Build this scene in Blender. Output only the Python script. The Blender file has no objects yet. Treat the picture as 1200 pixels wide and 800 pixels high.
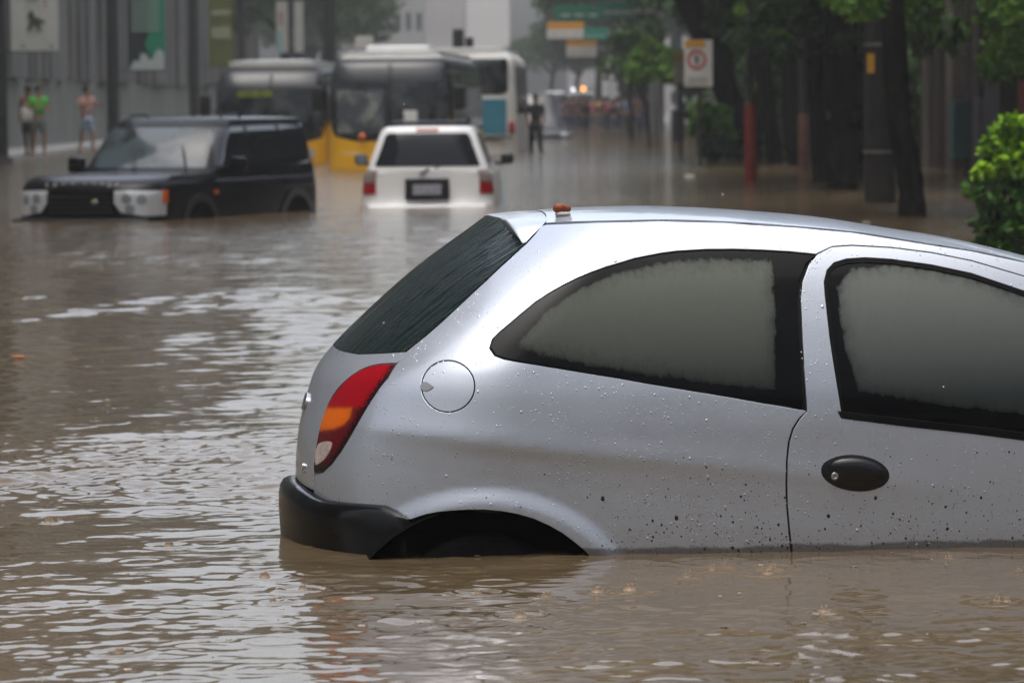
import bpy, bmesh, math, random
import numpy as np
from mathutils import Vector, Matrix, geometry
random.seed(7)
rng = np.random.default_rng(11)
scene = bpy.context.scene
COL = scene.collection
PI = math.pi
F = 4920.0; CAMH = 1.307; PITCH = math.radians(3.27); ROLL = math.radians(.5)

# ------------------------------------------------------------------ camera
cam = bpy.data.cameras.new('camera'); camo = bpy.data.objects.new('camera', cam); COL.objects.link(camo)
camo.location = (0, 0, CAMH); camo.matrix_world = Matrix.Translation((0, 0, CAMH)) @ Matrix.Rotation(math.radians(90) - PITCH, 4, 'X') @ Matrix.Rotation(-ROLL, 4, 'Z')
cam.sensor_width = 36.0; cam.lens = 36.0 * F / 1200.0
cam.clip_start = 0.1; cam.clip_end = 6000
cam.dof.use_dof = True; cam.dof.focus_distance = 12.3; cam.dof.aperture_fstop = 7.5
scene.camera = camo

# ------------------------------------------------------------------ object helpers
def tag(o, label=None, cat=None, group=None, kind=None):
    if label: o['label'] = label
    if cat: o['category'] = cat
    if group: o['group'] = group
    if kind: o['kind'] = kind
    return o
def thing(name, label, cat, loc=(0, 0, 0), rz=0.0, group=None):
    o = bpy.data.objects.new(name, None); COL.objects.link(o)
    o.empty_display_size = .2
    o.location = loc; o.rotation_euler = (0, 0, rz)
    return tag(o, label, cat, group)
def link(name, me, mat=None, parent=None, loc=None, rot=None):
    o = bpy.data.objects.new(name, me); COL.objects.link(o)
    if mat is not None and len(me.materials) == 0: me.materials.append(mat)
    if parent is not None: o.parent = parent
    if loc is not None: o.location = loc
    if rot is not None: o.rotation_euler = rot
    return o
def copy_tree(o, parent=None):
    c = o.copy(); COL.objects.link(c); c.parent = parent
    for ch in list(o.children): copy_tree(ch, c)
    return c

class MB:
    """collects plain shapes, then links them as one mesh"""
    def __init__(s): s.bm = bmesh.new()
    def box(s, c, d, bev=0.0, rot=None, seg=2):
        r = bmesh.ops.create_cube(s.bm, size=1.0)
        vs = r['verts']
        for v in vs: v.co = Vector((v.co.x * d[0], v.co.y * d[1], v.co.z * d[2]))
        if bev > 0:
            es = list({e for v in vs for e in v.link_edges})
            b = bmesh.ops.bevel(s.bm, geom=es, offset=bev, segments=seg, affect='EDGES', profile=.5)
            vs = list({v for f in b['faces'] for v in f.verts} | {v for v in vs if v.is_valid})
        for v in vs:
            if rot is not None: v.co = rot @ v.co
            v.co += Vector(c)
        return s
    def prism(s, pts, axis, a, b, bev=0):
        """pts 2D polygon extruded along axis 'x','y','z' from a to b"""
        def mk(p, t):
            return {'x': (t, p[0], p[1]), 'y': (p[0], t, p[1]), 'z': (p[0], p[1], t)}[axis]
        v0 = [s.bm.verts.new(mk(p, a)) for p in pts]; v1 = [s.bm.verts.new(mk(p, b)) for p in pts]
        n = len(pts); fs = []
        fs.append(s.bm.faces.new(v0)); fs.append(s.bm.faces.new(v1[::-1]))
        for i in range(n):
            fs.append(s.bm.faces.new((v0[i], v0[(i + 1) % n], v1[(i + 1) % n], v1[i])))
        bmesh.ops.recalc_face_normals(s.bm, faces=fs)
        if bev > 0:
            es = list({e for f in fs for e in f.edges})
            bmesh.ops.bevel(s.bm, geom=es, offset=bev, segments=2, affect='EDGES', profile=.5)
        return s
    def tube(s, pts, rad, n=10, caps=True):
        pts = [Vector(p) for p in pts]
        if not hasattr(rad, '__len__'): rad = [rad] * len(pts)
        rings = []
        up = Vector((0, 0, 1))
        for i, p in enumerate(pts):
            t = (pts[min(i + 1, len(pts) - 1)] - pts[max(i - 1, 0)]).normalized()
            a = t.cross(up)
            if a.length < .05: a = t.cross(Vector((1, 0, 0)))
            a.normalize(); b = a.cross(t).normalized()
            rings.append([s.bm.verts.new(p + (a * math.cos(k * 2 * PI / n) + b * math.sin(k * 2 * PI / n)) * rad[i]) for k in range(n)])
        for r0, r1 in zip(rings, rings[1:]):
            for k in range(n): s.bm.faces.new((r0[k], r0[(k + 1) % n], r1[(k + 1) % n], r1[k]))
        if caps:
            s.bm.faces.new(rings[0][::-1]); s.bm.faces.new(rings[-1])
        return s
    def lathe(s, prof, c=(0, 0, 0), n=20, axis='z'):
        rings = []
        for (r, h) in prof:
            ring = []
            for k in range(n):
                a = k * 2 * PI / n
                u, v = r * math.cos(a), r * math.sin(a)
                q = {'z': (u, v, h), 'y': (u, h, v), 'x': (h, u, v)}[axis]
                ring.append(s.bm.verts.new(Vector(q) + Vector(c)))
            rings.append(ring)
        for r0, r1 in zip(rings, rings[1:]):
            for k in range(n): s.bm.faces.new((r0[k], r0[(k + 1) % n], r1[(k + 1) % n], r1[k]))
        s.bm.faces.new(rings[0][::-1]); s.bm.faces.new(rings[-1])
        return s
    def ball(s, c, r, sub=2, sc=(1, 1, 1)):
        q = bmesh.ops.create_icosphere(s.bm, subdivisions=sub, radius=r)
        for v in q['verts']: v.co = Vector((v.co.x * sc[0], v.co.y * sc[1], v.co.z * sc[2])) + Vector(c)
        return s
    def build(s, name, mat, parent=None, smooth=False, loc=None, rot=None, angle=35):
        bmesh.ops.recalc_face_normals(s.bm, faces=s.bm.faces[:])
        me = bpy.data.meshes.new(name); s.bm.to_mesh(me); s.bm.free()
        if smooth:
            me.polygons.foreach_set('use_smooth', [True] * len(me.polygons))
            me.set_sharp_from_angle(angle=math.radians(angle))
        return link(name, me, mat, parent, loc, rot)

def mesh_np(name, V, Fc, smooth=True, normals=None):
    me = bpy.data.meshes.new(name)
    me.from_pydata([tuple(map(float, v)) for v in V], [], [tuple(map(int, f)) for f in Fc])
    if smooth: me.polygons.foreach_set('use_smooth', [True] * len(me.polygons))
    me.update()
    if normals is not None:
        me.normals_split_custom_set_from_vertices([tuple(map(float, n)) for n in normals])
    return me

def text_mesh(txt, size, depth=.002, bold=0.0):
    cu = bpy.data.curves.new('t', 'FONT'); cu.body = txt; cu.size = size; cu.extrude = depth; cu.offset = bold
    cu.align_x = 'CENTER'; cu.align_y = 'CENTER'
    o = bpy.data.objects.new('t', cu); COL.objects.link(o)
    bpy.context.view_layer.update()
    me = bpy.data.meshes.new_from_object(o.evaluated_get(bpy.context.evaluated_depsgraph_get()))
    bpy.data.objects.remove(o); bpy.data.curves.remove(cu)
    return me

# ------------------------------------------------------------------ projection (photograph 1200x800 pixels)
cp, sp = math.cos(PITCH), math.sin(PITCH)
def project(P):
    P = np.asarray(P, float); x = P[..., 0]; y = P[..., 1]; z = P[..., 2] - CAMH
    dep = y * cp - z * sp; v = -(y * sp + z * cp)
    u = x / dep; v = v / dep; c, s = math.cos(ROLL), math.sin(ROLL)
    return 600 + F * (u * c + v * s), 400 + F * (v * c - u * s)
def unroll(px, py):
    u = (px - 600) / F; v = (py - 400) / F; c, s = math.cos(ROLL), math.sin(ROLL)
    return u * c - v * s, v * c + u * s
def at(px, py, Y):
    u, v = unroll(px, py)
    dy = cp - v * sp; dz = -sp - v * cp
    k = Y / dy
    return Vector((u * k, Y, CAMH + dz * k))
def ground(px, py, z=0.0):
    u, v = unroll(px, py)
    dy = cp - v * sp; dz = -sp - v * cp
    k = (z - CAMH) / dz
    return Vector((u * k, dy * k, z))

# ------------------------------------------------------------------ materials
def mat(name, col=(.5, .5, .5), rough=.5, metal=0.0, coat=0.0, ior=1.45, emit=None, es=0.0, alpha=None):
    m = bpy.data.materials.new(name); m.use_nodes = True
    b = m.node_tree.nodes['Principled BSDF']
    b.inputs['Base Color'].default_value = (*col, 1); b.inputs['Roughness'].default_value = rough
    b.inputs['Metallic'].default_value = metal; b.inputs['Coat Weight'].default_value = coat
    b.inputs['Coat Roughness'].default_value = .04; b.inputs['IOR'].default_value = ior
    b.inputs['Specular IOR Level'].default_value = .22 if rough > .5 else .35
    if emit: b.inputs['Emission Color'].default_value = (*emit, 1); b.inputs['Emission Strength'].default_value = es
    return m
class NT:
    def __init__(s, m): s.t = m.node_tree; s.b = s.t.nodes['Principled BSDF']
    def n(s, kind, **kw):
        nd = s.t.nodes.new(kind)
        for k, v in kw.items():
            if k.startswith('i_'): nd.inputs[k[2:].replace('_', ' ')].default_value = v
            else: setattr(nd, k, v)
        return nd
    def l(s, a, b): s.t.links.new(a, b)
    def coords(s, scale=(1, 1, 1), kind='Object', rot=(0, 0, 0)):
        tc = s.n('ShaderNodeTexCoord'); mp = s.n('ShaderNodeMapping')
        mp.inputs['Scale'].default_value = scale; mp.inputs['Rotation'].default_value = rot
        s.l(tc.outputs[kind], mp.inputs[0]); return mp.outputs[0]
    def noise(s, vec, scale, detail=4, rough=.55):
        n = s.n('ShaderNodeTexNoise'); n.inputs['Scale'].default_value = scale; n.inputs['Detail'].default_value = detail
        n.inputs['Roughness'].default_value = rough
        if vec is not None: s.l(vec, n.inputs['Vector'])
        return n.outputs['Fac']
    def ramp(s, fac, stops, interp='LINEAR'):
        r = s.n('ShaderNodeValToRGB'); e = r.color_ramp.elements; r.color_ramp.interpolation = interp
        while len(e) < len(stops): e.new(.5)
        for q, (p, c) in zip(e, stops):
            q.position = p; q.color = (*c, 1) if hasattr(c, '__len__') else (c, c, c, 1)
        s.l(fac, r.inputs[0]); return r.outputs[0]
    def math(s, op, a, b=None, clamp=False):
        m = s.n('ShaderNodeMath', operation=op, use_clamp=clamp)
        for i, q in enumerate((a, b)):
            if q is None: continue
            if hasattr(q, 'links'): s.l(q, m.inputs[i])
            else: m.inputs[i].default_value = q
        return m.outputs[0]
    def mix(s, fac, a, b):
        m = s.n('ShaderNodeMix', data_type='RGBA')
        for i, q in ((0, fac), (6, a), (7, b)):
            if hasattr(q, 'links'): s.l(q, m.inputs[i])
            elif i == 0: m.inputs[0].default_value = q
            else: m.inputs[i].default_value = (*q, 1)
        return m.outputs[2]
    def bump(s, h, strength=.3, dist=.01):
        b = s.n('ShaderNodeBump'); b.inputs['Strength'].default_value = strength; b.inputs['Distance'].default_value = dist
        s.l(h, b.inputs['Height']); s.l(b.outputs[0], s.b.inputs['Normal']); return b
def noisy(name, c1, c2, scale=3, rough=.7, bump=0, stretch=(1, 1, 1), coat=0, dist=.02, metal=0, lo=.35, hi=.65, detail=6):
    m = mat(name, c1, rough, coat=coat, metal=metal); t = NT(m)
    v = t.coords(stretch); f = t.noise(v, scale, detail, .6)
    t.l(t.ramp(f, [(lo, c1), (hi, c2)]), t.b.inputs['Base Color'])
    if bump: t.bump(f, bump, dist)
    return m

# ------------------------------------------------------------------ hull: a closed body surface P(s, z)
def inpoly(pts, poly):
    x, y = pts[:, 0], pts[:, 1]; ins = np.zeros(len(pts), bool); n = len(poly); j = n - 1
    for i in range(n):
        xi, yi = poly[i]; xj, yj = poly[j]
        if yi != yj:
            c = ((yi > y) != (yj > y)) & (x < (xj - xi) * (y - yi) / (yj - yi) + xi)
            ins ^= c
        j = i
    return ins
def polydist(pts, poly):
    d = np.full(len(pts), 1e9); n = len(poly)
    for i in range(n):
        a = np.array(poly[i]); b = np.array(poly[(i + 1) % n]); ab = b - a
        t = np.clip(((pts - a) @ ab) / max(ab @ ab, 1e-12), 0, 1)
        d = np.minimum(d, np.linalg.norm(pts - (a + t[:, None] * ab), axis=1))
    return d
def densify(poly, step, closed=True):
    out = []; n = len(poly)
    for i in range(n if closed else n - 1):
        a = np.array(poly[i], float); b = np.array(poly[(i + 1) % n], float)
        k = max(1, int(math.ceil(np.linalg.norm(b - a) / step)))
        for q in range(k): out.append(tuple(a + (b - a) * q / k))
    if not closed: out.append(tuple(map(float, poly[-1])))
    return out
def smooth_poly(poly, it=2, closed=True, keep=()):
    """Chaikin corner cutting"""
    for _ in range(it):
        out = []; n = len(poly)
        rngi = range(n) if closed else range(n - 1)
        if not closed: out.append(poly[0])
        for i in rngi:
            a = np.array(poly[i], float); b = np.array(poly[(i + 1) % n], float)
            out.append(tuple(a * .75 + b * .25)); out.append(tuple(a * .25 + b * .75))
        if not closed: out.append(poly[-1])
        poly = out
    return poly
def spl(xs, ys):
    """smooth (PCHIP-like monotone cubic) interpolation"""
    xs = np.array(xs, float); ys = np.array(ys, float)
    h = np.diff(xs); dl = np.diff(ys) / h; m = np.zeros(len(xs))
    m[0] = dl[0]; m[-1] = dl[-1]
    for i in range(1, len(xs) - 1):
        m[i] = 0 if dl[i - 1] * dl[i] <= 0 else (h[i - 1] + h[i]) / (h[i - 1] / dl[i] + h[i] / dl[i - 1]) if False else 3 * (h[i-1] + h[i]) / ((2*h[i]+h[i-1]) / dl[i-1] + (h[i] + 2*h[i-1]) / dl[i])
    def f(x):
        x = np.clip(np.asarray(x, float), xs[0], xs[-1]); i = np.clip(np.searchsorted(xs, x) - 1, 0, len(xs) - 2)
        t = (x - xs[i]) / h[i]
        return ((2*t**3 - 3*t**2 + 1) * ys[i] + (t**3 - 2*t**2 + t) * h[i] * m[i] + (-2*t**3 + 3*t**2) * ys[i+1] + (t**3 - t**2) * h[i] * m[i+1])
    return f
class Hull:
    def __init__(s, LT, W0, Lr, Lf, n, W, xr, xf, fr=1.5, ff=1.5, bow=0.0, off=None):
        """LT length, W0 reference half width, Lr/Lf corner lengths, n superellipse power; W,xr,xf functions of z"""
        s.LT, s.W0, s.W, s.xr, s.xf, s.fr, s.ff, s.off = LT, W0, W, xr, xf, fr, ff, off
        t = np.linspace(0, PI / 2, 1500)
        yr = np.sin(t) ** (2 / n); dr = Lr * (1 - np.cos(t) ** (2 / n))
        df = LT - Lf * (1 - np.cos(t[::-1]) ** (2 / n)); yf = np.sin(t[::-1]) ** (2 / n)
        xm = np.linspace(Lr, LT - Lf, 400)[1:-1]; ym = 1 + bow * np.sin(PI * (xm - Lr) / (LT - Lr - Lf))
        X = np.concatenate([dr, xm, df]); Y = np.concatenate([yr, ym, yf])
        d = np.hypot(np.diff(X), np.diff(Y) * W0); S = np.concatenate([[0], np.cumsum(d)])
        k = np.concatenate([[True], d > 1e-9]); S, X, Y = S[k], X[k], Y[k]
        s.S = S[-1]; s.ts = np.linspace(0, s.S, 1500)
        s.tx = np.interp(s.ts, S, X); s.ty = np.interp(s.ts, S, Y)
        ker = np.hanning(31); ker /= ker.sum()      # soften the table so normals stay continuous
        def sm(a, odd):
            p = 15
            l = (2 * a[0] - a[1:p + 1][::-1]) if odd else a[1:p + 1][::-1]
            r = (2 * a[-1] - a[-p - 1:-1][::-1]) if odd else a[-p - 1:-1][::-1]
            if not odd: pass
            return np.convolve(np.concatenate([l, a, r]), ker, 'valid')
        s.ty = sm(s.ty, True); s.tx = sm(s.tx, False)
    def raw(s, sg, z):
        sg = np.asarray(sg, float); z = np.asarray(z, float); a = np.abs(sg)
        x0 = np.interp(a, s.ts, s.tx); y = np.interp(a, s.ts, s.ty)
        wr = np.clip(1 - x0 / s.fr, 0, 1); wr = wr * wr * (3 - 2 * wr) if s.fr > 0 else wr
        wf = np.clip(1 - (s.LT - x0) / s.ff, 0, 1); wf = wf * wf * (3 - 2 * wf)
        X = x0 + s.xr(z) * wr + (s.xf(z) - s.LT) * wf
        Y = s.W(z) * y
        if s.off is not None: Y = Y + s.off(X, z) * np.clip((y - .5) / .4, 0, 1)
        return np.stack([X, -np.sign(sg + 1e-15) * Y, z + 0 * X], -1)
    def N(s, sg, z):
        e = 2e-3
        a = s.raw(sg + e, z) - s.raw(sg - e, z); b = s.raw(sg, z + e) - s.raw(sg, z - e)
        n = np.cross(a, b); n /= np.maximum(np.linalg.norm(n, axis=-1, keepdims=True), 1e-12)
        return n
    def P(s, sg, z, off=0.0):
        p = s.raw(sg, z)
        if np.ndim(off) > 0 or off != 0: p = p + s.N(sg, z) * np.asarray(off)[..., None]
        return p
    def s_at_x(s, x, z, side=1):
        ss = np.linspace(0.0, s.S, 800); P = s.raw(ss, np.full(800, z)); m = np.abs(s.ts[0]) + 0
        return side * float(np.interp(x, P[:, 0], ss))
    def s_at_y(s, y, z, end='rear'):
        ss = np.linspace(0, s.S * .5, 800) if end == 'rear' else np.linspace(s.S, s.S * .5, 800)
        P = s.raw(ss, np.full(800, z)); return float(np.interp(abs(y), np.abs(P[:, 1]), ss)) * (1 if y <= 0 else -1)

def panel(name, hull, outer, holes=(), off=0.0, m=None, parent=None, res=.02, rim=.012, attr=None, mirror=False, both=False, edge=.0015, smooth_it=0):
    """a sheet metal or glass panel lying on the hull; outline in (s, z)"""
    V = []; Nn = []; Fc = []; A = []
    for sd in ((1, -1) if both else ((-1,) if mirror else (1,))):
        polys = [densify(outer, res * .7)] + [densify(h, res * .7) for h in holes]
        pts = []; edges = []
        for p in polys:
            b = len(pts); pts += p; edges += [(b + i, b + (i + 1) % len(p)) for i in range(len(p))]
        nb = len(pts)
        o = np.array(polys[0]); x0, y0 = o.min(0); x1, y1 = o.max(0)
        gx = np.arange(x0, x1, res); gy = np.arange(y0, y1, res * .9)
        G = np.stack(np.meshgrid(gx, gy), -1); G[1::2, :, 0] += res / 2; G = G.reshape(-1, 2)
        k = inpoly(G, polys[0])
        for h in polys[1:]: k &= ~inpoly(G, h)
        G = G[k]
        if len(G):
            k = np.ones(len(G), bool)
            for p in polys: k &= polydist(G, p) > res * .45
            G = G[k]
        allp = [Vector(p) for p in pts] + [Vector(g) for g in G]
        r = geometry.delaunay_2d_cdt(allp, edges, [], 0, 1e-6)
        q = np.array([tuple(v) for v in r[0]]); T = [f for f in r[2]]
        C = np.array([q[list(f)].mean(0) for f in T]); k = inpoly(C, polys[0])
        for h in polys[1:]: k &= ~inpoly(C, h)
        T = [T[i] for i in range(len(T)) if k[i]]
        sq = q[:, 0] * sd; base = len(V)
        ofv = off(q[:, 0], q[:, 1]) if callable(off) else np.full(len(q), off)
        P = hull.P(sq, q[:, 1]); Nv = hull.N(sq, q[:, 1]); P = P + Nv * ofv[:, None]
        if callable(off):   # numeric normal with the offset in it
            e = 2e-3
            a = (hull.P(sq + e, q[:, 1], off(np.abs(sq + e), q[:, 1])) - hull.P(sq - e, q[:, 1], off(np.abs(sq - e), q[:, 1])))
            b = (hull.P(sq, q[:, 1] + e, off(np.abs(sq), q[:, 1] + e)) - hull.P(sq, q[:, 1] - e, off(np.abs(sq), q[:, 1] - e)))
            Nv = np.cross(a, b); Nv /= np.linalg.norm(Nv, axis=1, keepdims=True)
        V += list(P); Nn += list(Nv)
        if attr is not None: A += list(attr(q))
        for f in T:
            a, b, c = [q[i] for i in f]
            ccw = (b[0]-a[0])*(c[1]-a[1]) - (b[1]-a[1])*(c[0]-a[0]) > 0
            if (sd < 0) == ccw: f = f[::-1]
            Fc.append([base + i for i in f])
        if rim > 0:
            orig = {}
            for i, l in enumerate(r[3]):
                for j in l: orig[j] = i
            bb = 0
            for pi, p in enumerate(polys):
                n = len(p); P0 = np.array(p); d = np.roll(P0, -1, 0) - np.roll(P0, 1, 0)
                nn = np.stack([d[:, 1], -d[:, 0]], -1); nn /= np.maximum(np.linalg.norm(nn, axis=1, keepdims=True), 1e-9)
                area = (P0[:, 0] * np.roll(P0[:, 1], -1) - np.roll(P0[:, 0], -1) * P0[:, 1]).sum()
                if area < 0: nn = -nn
                if pi > 0: nn = -nn                       # outward from the metal
                idx = [orig[bb + i] for i in range(n)]; bb += n
                S0 = P0[:, 0] * sd; Z0 = P0[:, 1]
                Nv0 = Nv[idx]; Pv = P[idx]
                Pe = hull.P((P0[:, 0] + nn[:, 0] * 1e-3) * sd, Z0 + nn[:, 1] * 1e-3) - hull.P(S0, Z0)
                Pe /= np.maximum(np.linalg.norm(Pe, axis=1, keepdims=True), 1e-12)
                rings = [(Pv, Nv0), (Pv + Pe * edge * .7 - Nv0 * edge * .4, (Nv0 + Pe)), (Pv + Pe * edge - Nv0 * edge * 1.4, Pe), (Pv + Pe * edge - Nv0 * rim, Pe)]
                st = []
                for (pp, nv) in rings:
                    st.append(len(V)); nv = nv / np.linalg.norm(nv, axis=1, keepdims=True)
                    V += list(pp); Nn += list(nv)
                    if attr is not None: A += list(attr(P0))
                ori = (area > 0) != (pi > 0)
                for a0, b0 in zip(st, st[1:]):
                    for i in range(n):
                        j = (i + 1) % n
                        f = [a0 + i, b0 + i, b0 + j, a0 + j]
                        if (sd < 0) == ori: f = f[::-1]
                        Fc.append(f)
    me = mesh_np(name, V, Fc, True, Nn)
    if attr is not None:
        at_ = me.attributes.new('fog', 'FLOAT', 'POINT'); at_.data.foreach_set('value', np.array(A, np.float32))
    if name is None: return me
    return link(name, me, m, parent)
# ------------------------------------------------------------------ the silver hatchback
TH = math.radians(6.5)
Rm = np.array([[math.cos(TH), -math.sin(TH), 0], [math.sin(TH), math.cos(TH), 0], [0, 0, 1]])
g0 = np.array(ground(475, 655)); CO = g0 - Rm @ np.array([.37, -.795, 0]); CO[2] = 0
def w2(P): return P @ Rm.T + CO
LTC = 3.74
W_ = spl([-.5, -.3, 0, .2, .35, .45, .52, .6, .7, .8, .88, .93, .97], [.79, .795, .803, .806, .803, .792, .777, .752, .714, .668, .622, .585, .54])
ARC = (.575, -.304)          # wheel arch centre, x and z
def flare(X, Z):
    o = np.zeros(np.broadcast(X, Z).shape)
    for cx in (ARCX, ARCX + 2.44):
        r = np.hypot(X - cx, Z + .304)
        t = np.clip((.516 - r) / .066, 0, 1)
        o = o + .017 * t * t * (3 - 2 * t)
    # shoulder crease running forward from the rear corner, and the soft hollow under it
    zc = CRZ(X)
    fade = np.clip((2.2 - X) / 1.6, 0, 1)
    d = (Z - zc)
    o = o + fade * (.006 * np.exp(-(d / .045) ** 2 * (d > 0) - (d / .03) ** 2 * (d <= 0)) ) - fade * .006 * np.clip(-d / .1, 0, 1)
    return o
ARCX = .60
CRZ = lambda X: .36 - (X - .35) * .115
xr0 = spl([-.5, 1.0], [.02, .02]); xf_ = spl([-.5, -.2, .1, .25, .34, 1.0], [3.66, 3.70, 3.72, 3.68, 3.62, 3.62])
hull = Hull(LTC, .80, .62, .75, 2.25, W_, lambda z: xr0(z), xf_, 1.7, 1.2, .012, flare)
# rear profile: fit the hull's rear line so that the side outline is the one of the real car
sil = [(571, 254), (545, 271), (510, 295), (475, 323), (440, 355), (405, 388), (384, 411), (375, 421), (366, 437), (361, 458), (354, 479), (350, 500), (346.5, 532), (346, 560), (347, 600), (350, 660)]
sx = np.array([p[0] for p in sil], float); sy = np.array([p[1] for p in sil], float)
zk = np.linspace(-.3, .96, 30); xk = np.full(30, .05)
ssil = np.linspace(-hull.S * .3, hull.S * .3, 300)
for it in range(30):
    f = spl(zk, xk); hull.xr = f
    for i, z in enumerate(zk):
        px, py = project(w2(hull.raw(ssil, np.full(300, z)))); j = px.argmin()
        tgt = np.interp(py[j], sy, sx)
        xk[i] += .6 * (tgt - px[j]) / 405
xk = np.convolve(np.concatenate([[2*xk[0]-xk[1]], xk, [2*xk[-1]-xk[-2]]]), [.22, .56, .22], 'valid')
hull.xr = spl(zk, xk)
print('xr', [(round(a, 2), round(b, 3)) for a, b in zip(zk, xk)])
_sg = np.linspace(-.35, hull.S, 700); _zg = np.linspace(-.45, 1.0, 400)
_SG, _ZG = np.meshgrid(_sg, _zg); _pp = project(w2(hull.raw(_SG, _ZG)))
_nn = hull.N(_SG, _ZG) @ Rm.T; _vv = w2(hull.raw(_SG, _ZG)) - np.array([0, 0, CAMH]); _ff = (_nn * _vv).sum(-1) < 0
def inv(px, py):
    d = (_pp[0] - px) ** 2 + (_pp[1] - py) ** 2 + (~_ff) * 1e6
    i = np.unravel_index(d.argmin(), d.shape); s, z = _SG[i], _ZG[i]
    for _ in range(8):
        def pr(a, b):
            q = project(w2(hull.raw(a, b))); return np.array([float(q[0]), float(q[1])])
        r = np.array([px, py]) - pr(s, z)
        e = 1e-4; J = np.stack([(pr(s + e, z) - pr(s - e, z)) / (2 * e), (pr(s, z + e) - pr(s, z - e)) / (2 * e)], 1)
        if abs(np.linalg.det(J)) < 1: break
        st = np.linalg.solve(J, r); st = np.clip(st, -.05, .05); s += st[0]; z += st[1]
    return (float(s), float(z))
def tr(pts): return [inv(*p) for p in pts]

gut_px = [(625, 266), (640, 261.5), (700, 259), (773, 257.5), (850, 259.5), (933, 265), (998, 271), (1093, 286), (1139, 293), (1200, 306), (1280, 328), (1350, 354), (1420, 391), (1480, 432), (1525, 482)]
gut = tr(gut_px)
gx = [float(hull.raw(a, b)[0]) for a, b in gut]; gz = [b for a, b in gut]
print('gutter', [(round(a, 3), round(b, 3)) for a, b in zip(gx, gz)])
# hood line beyond the windscreen
ZT = spl([gx[0] - .4] + gx + [3.0, 3.3, 3.5, 3.62, 3.74], [gz[0] - .02] + gz + [.33, .285, .24, .19, .10])
GS = spl(gx, [a for a, b in gut])

PAINT = mat('silver_paint', (.50, .53, .60), .32, .60, coat=.7)
t = NT(PAINT); v = t.coords()
f = t.noise(v, 900, 2, .6); dirt = t.noise(v, 7, 5, .6)
base = t.mix(t.ramp(f, [(.3, 0), (.7, 1)]), (.43, .465, .525), (.51, .55, .61))
sepz = t.n('ShaderNodeSeparateXYZ'); tcg = t.n('ShaderNodeTexCoord'); t.l(tcg.outputs['Object'], sepz.inputs[0])
lowz = t.math('MULTIPLY', t.math('SUBTRACT', .09, sepz.outputs[2]), 5.0, True)
film = t.math('MULTIPLY', lowz, t.math('ADD', t.math('MULTIPLY', dirt, .9), .05), True)
wet = t.math('MULTIPLY', t.math('SUBTRACT', t.math('ADD', .008, t.math('MULTIPLY', dirt, .035)), sepz.outputs[2]), 110, True)
t.l(t.mix(t.math('MULTIPLY', wet, .7), t.mix(t.math('MULTIPLY', film, .8), base, (.20, .17, .13)), (.05, .04, .028)), t.b.inputs['Base Color'])
t.l(t.math('ADD', t.math('MULTIPLY', t.ramp(dirt, [(.35, 0), (.75, 1)]), .10), .27), t.b.inputs['Roughness'])
t.b.inputs['Coat Roughness'].default_value = .05
bn = t.noise(v, 140, 3, .5); t.bump(bn, .025, .002)
GAP = mat('seam_black', (.006, .006, .007), .6)
RUBBER = noisy('black_rubber', (.003, .003, .003), (.006, .006, .006), 40, .5); RUBBER.node_tree.nodes['Principled BSDF'].inputs['Specular IOR Level'].default_value = .1
BUMPER = noisy('bumper_plastic', (.0018, .0018, .0018), (.005, .005, .005), 9, .17, .35, coat=.0, dist=.003)
DARK = mat('dark_interior', (.003, .003, .003), .9); DARK.node_tree.nodes['Principled BSDF'].inputs['Specular IOR Level'].default_value = .05

def fog_glass(name, fogc, topc):
    m = mat(name, (.01, .011, .011), .06, coat=1.0); t = NT(m)
    at_ = t.n('ShaderNodeAttribute', attribute_name='fog'); v = t.coords()
    big = t.noise(v, 5, 4, .6); fine = t.noise(v, 55, 5, .65)
    run = t.noise(t.coords((30, 30, 1.1)), 1.6, 5, .65)          # drips run down the pane
    sep = t.n('ShaderNodeSeparateXYZ'); tc = t.n('ShaderNodeTexCoord'); t.l(tc.outputs['Object'], sep.inputs[0])
    fog = t.math('ADD', at_.outputs['Fac'], t.math('MULTIPLY', t.math('SUBTRACT', big, .5), .18))
    fog = t.math('ADD', fog, t.math('MULTIPLY', t.math('SUBTRACT', fine, .5), .34))
    fog = t.math('ADD', fog, t.math('MULTIPLY', t.math('SUBTRACT', run, .5), .62))
    fog = t.ramp(fog, [(.30, 0), (.52, .62), (.80, .93), (1, 1)])
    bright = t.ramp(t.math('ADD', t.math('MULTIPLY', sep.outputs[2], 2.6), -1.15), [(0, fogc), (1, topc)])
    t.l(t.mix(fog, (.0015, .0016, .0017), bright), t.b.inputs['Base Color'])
    t.l(t.ramp(fog, [(0, .10), (1, .8)]), t.b.inputs['Roughness'])
    t.bump(t.noise(v, 260, 3, .6), .06, .002)
    t.b.inputs['Coat Roughness'].default_value = .03
    t.b.inputs['Coat Weight'].default_value = .16; t.b.inputs['Specular IOR Level'].default_value = .10
    return m
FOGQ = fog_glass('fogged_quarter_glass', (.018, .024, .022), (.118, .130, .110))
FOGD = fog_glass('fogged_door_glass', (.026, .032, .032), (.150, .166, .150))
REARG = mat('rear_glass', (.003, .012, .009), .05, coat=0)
t = NT(REARG); v = t.coords((1, 1, 1))
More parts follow.
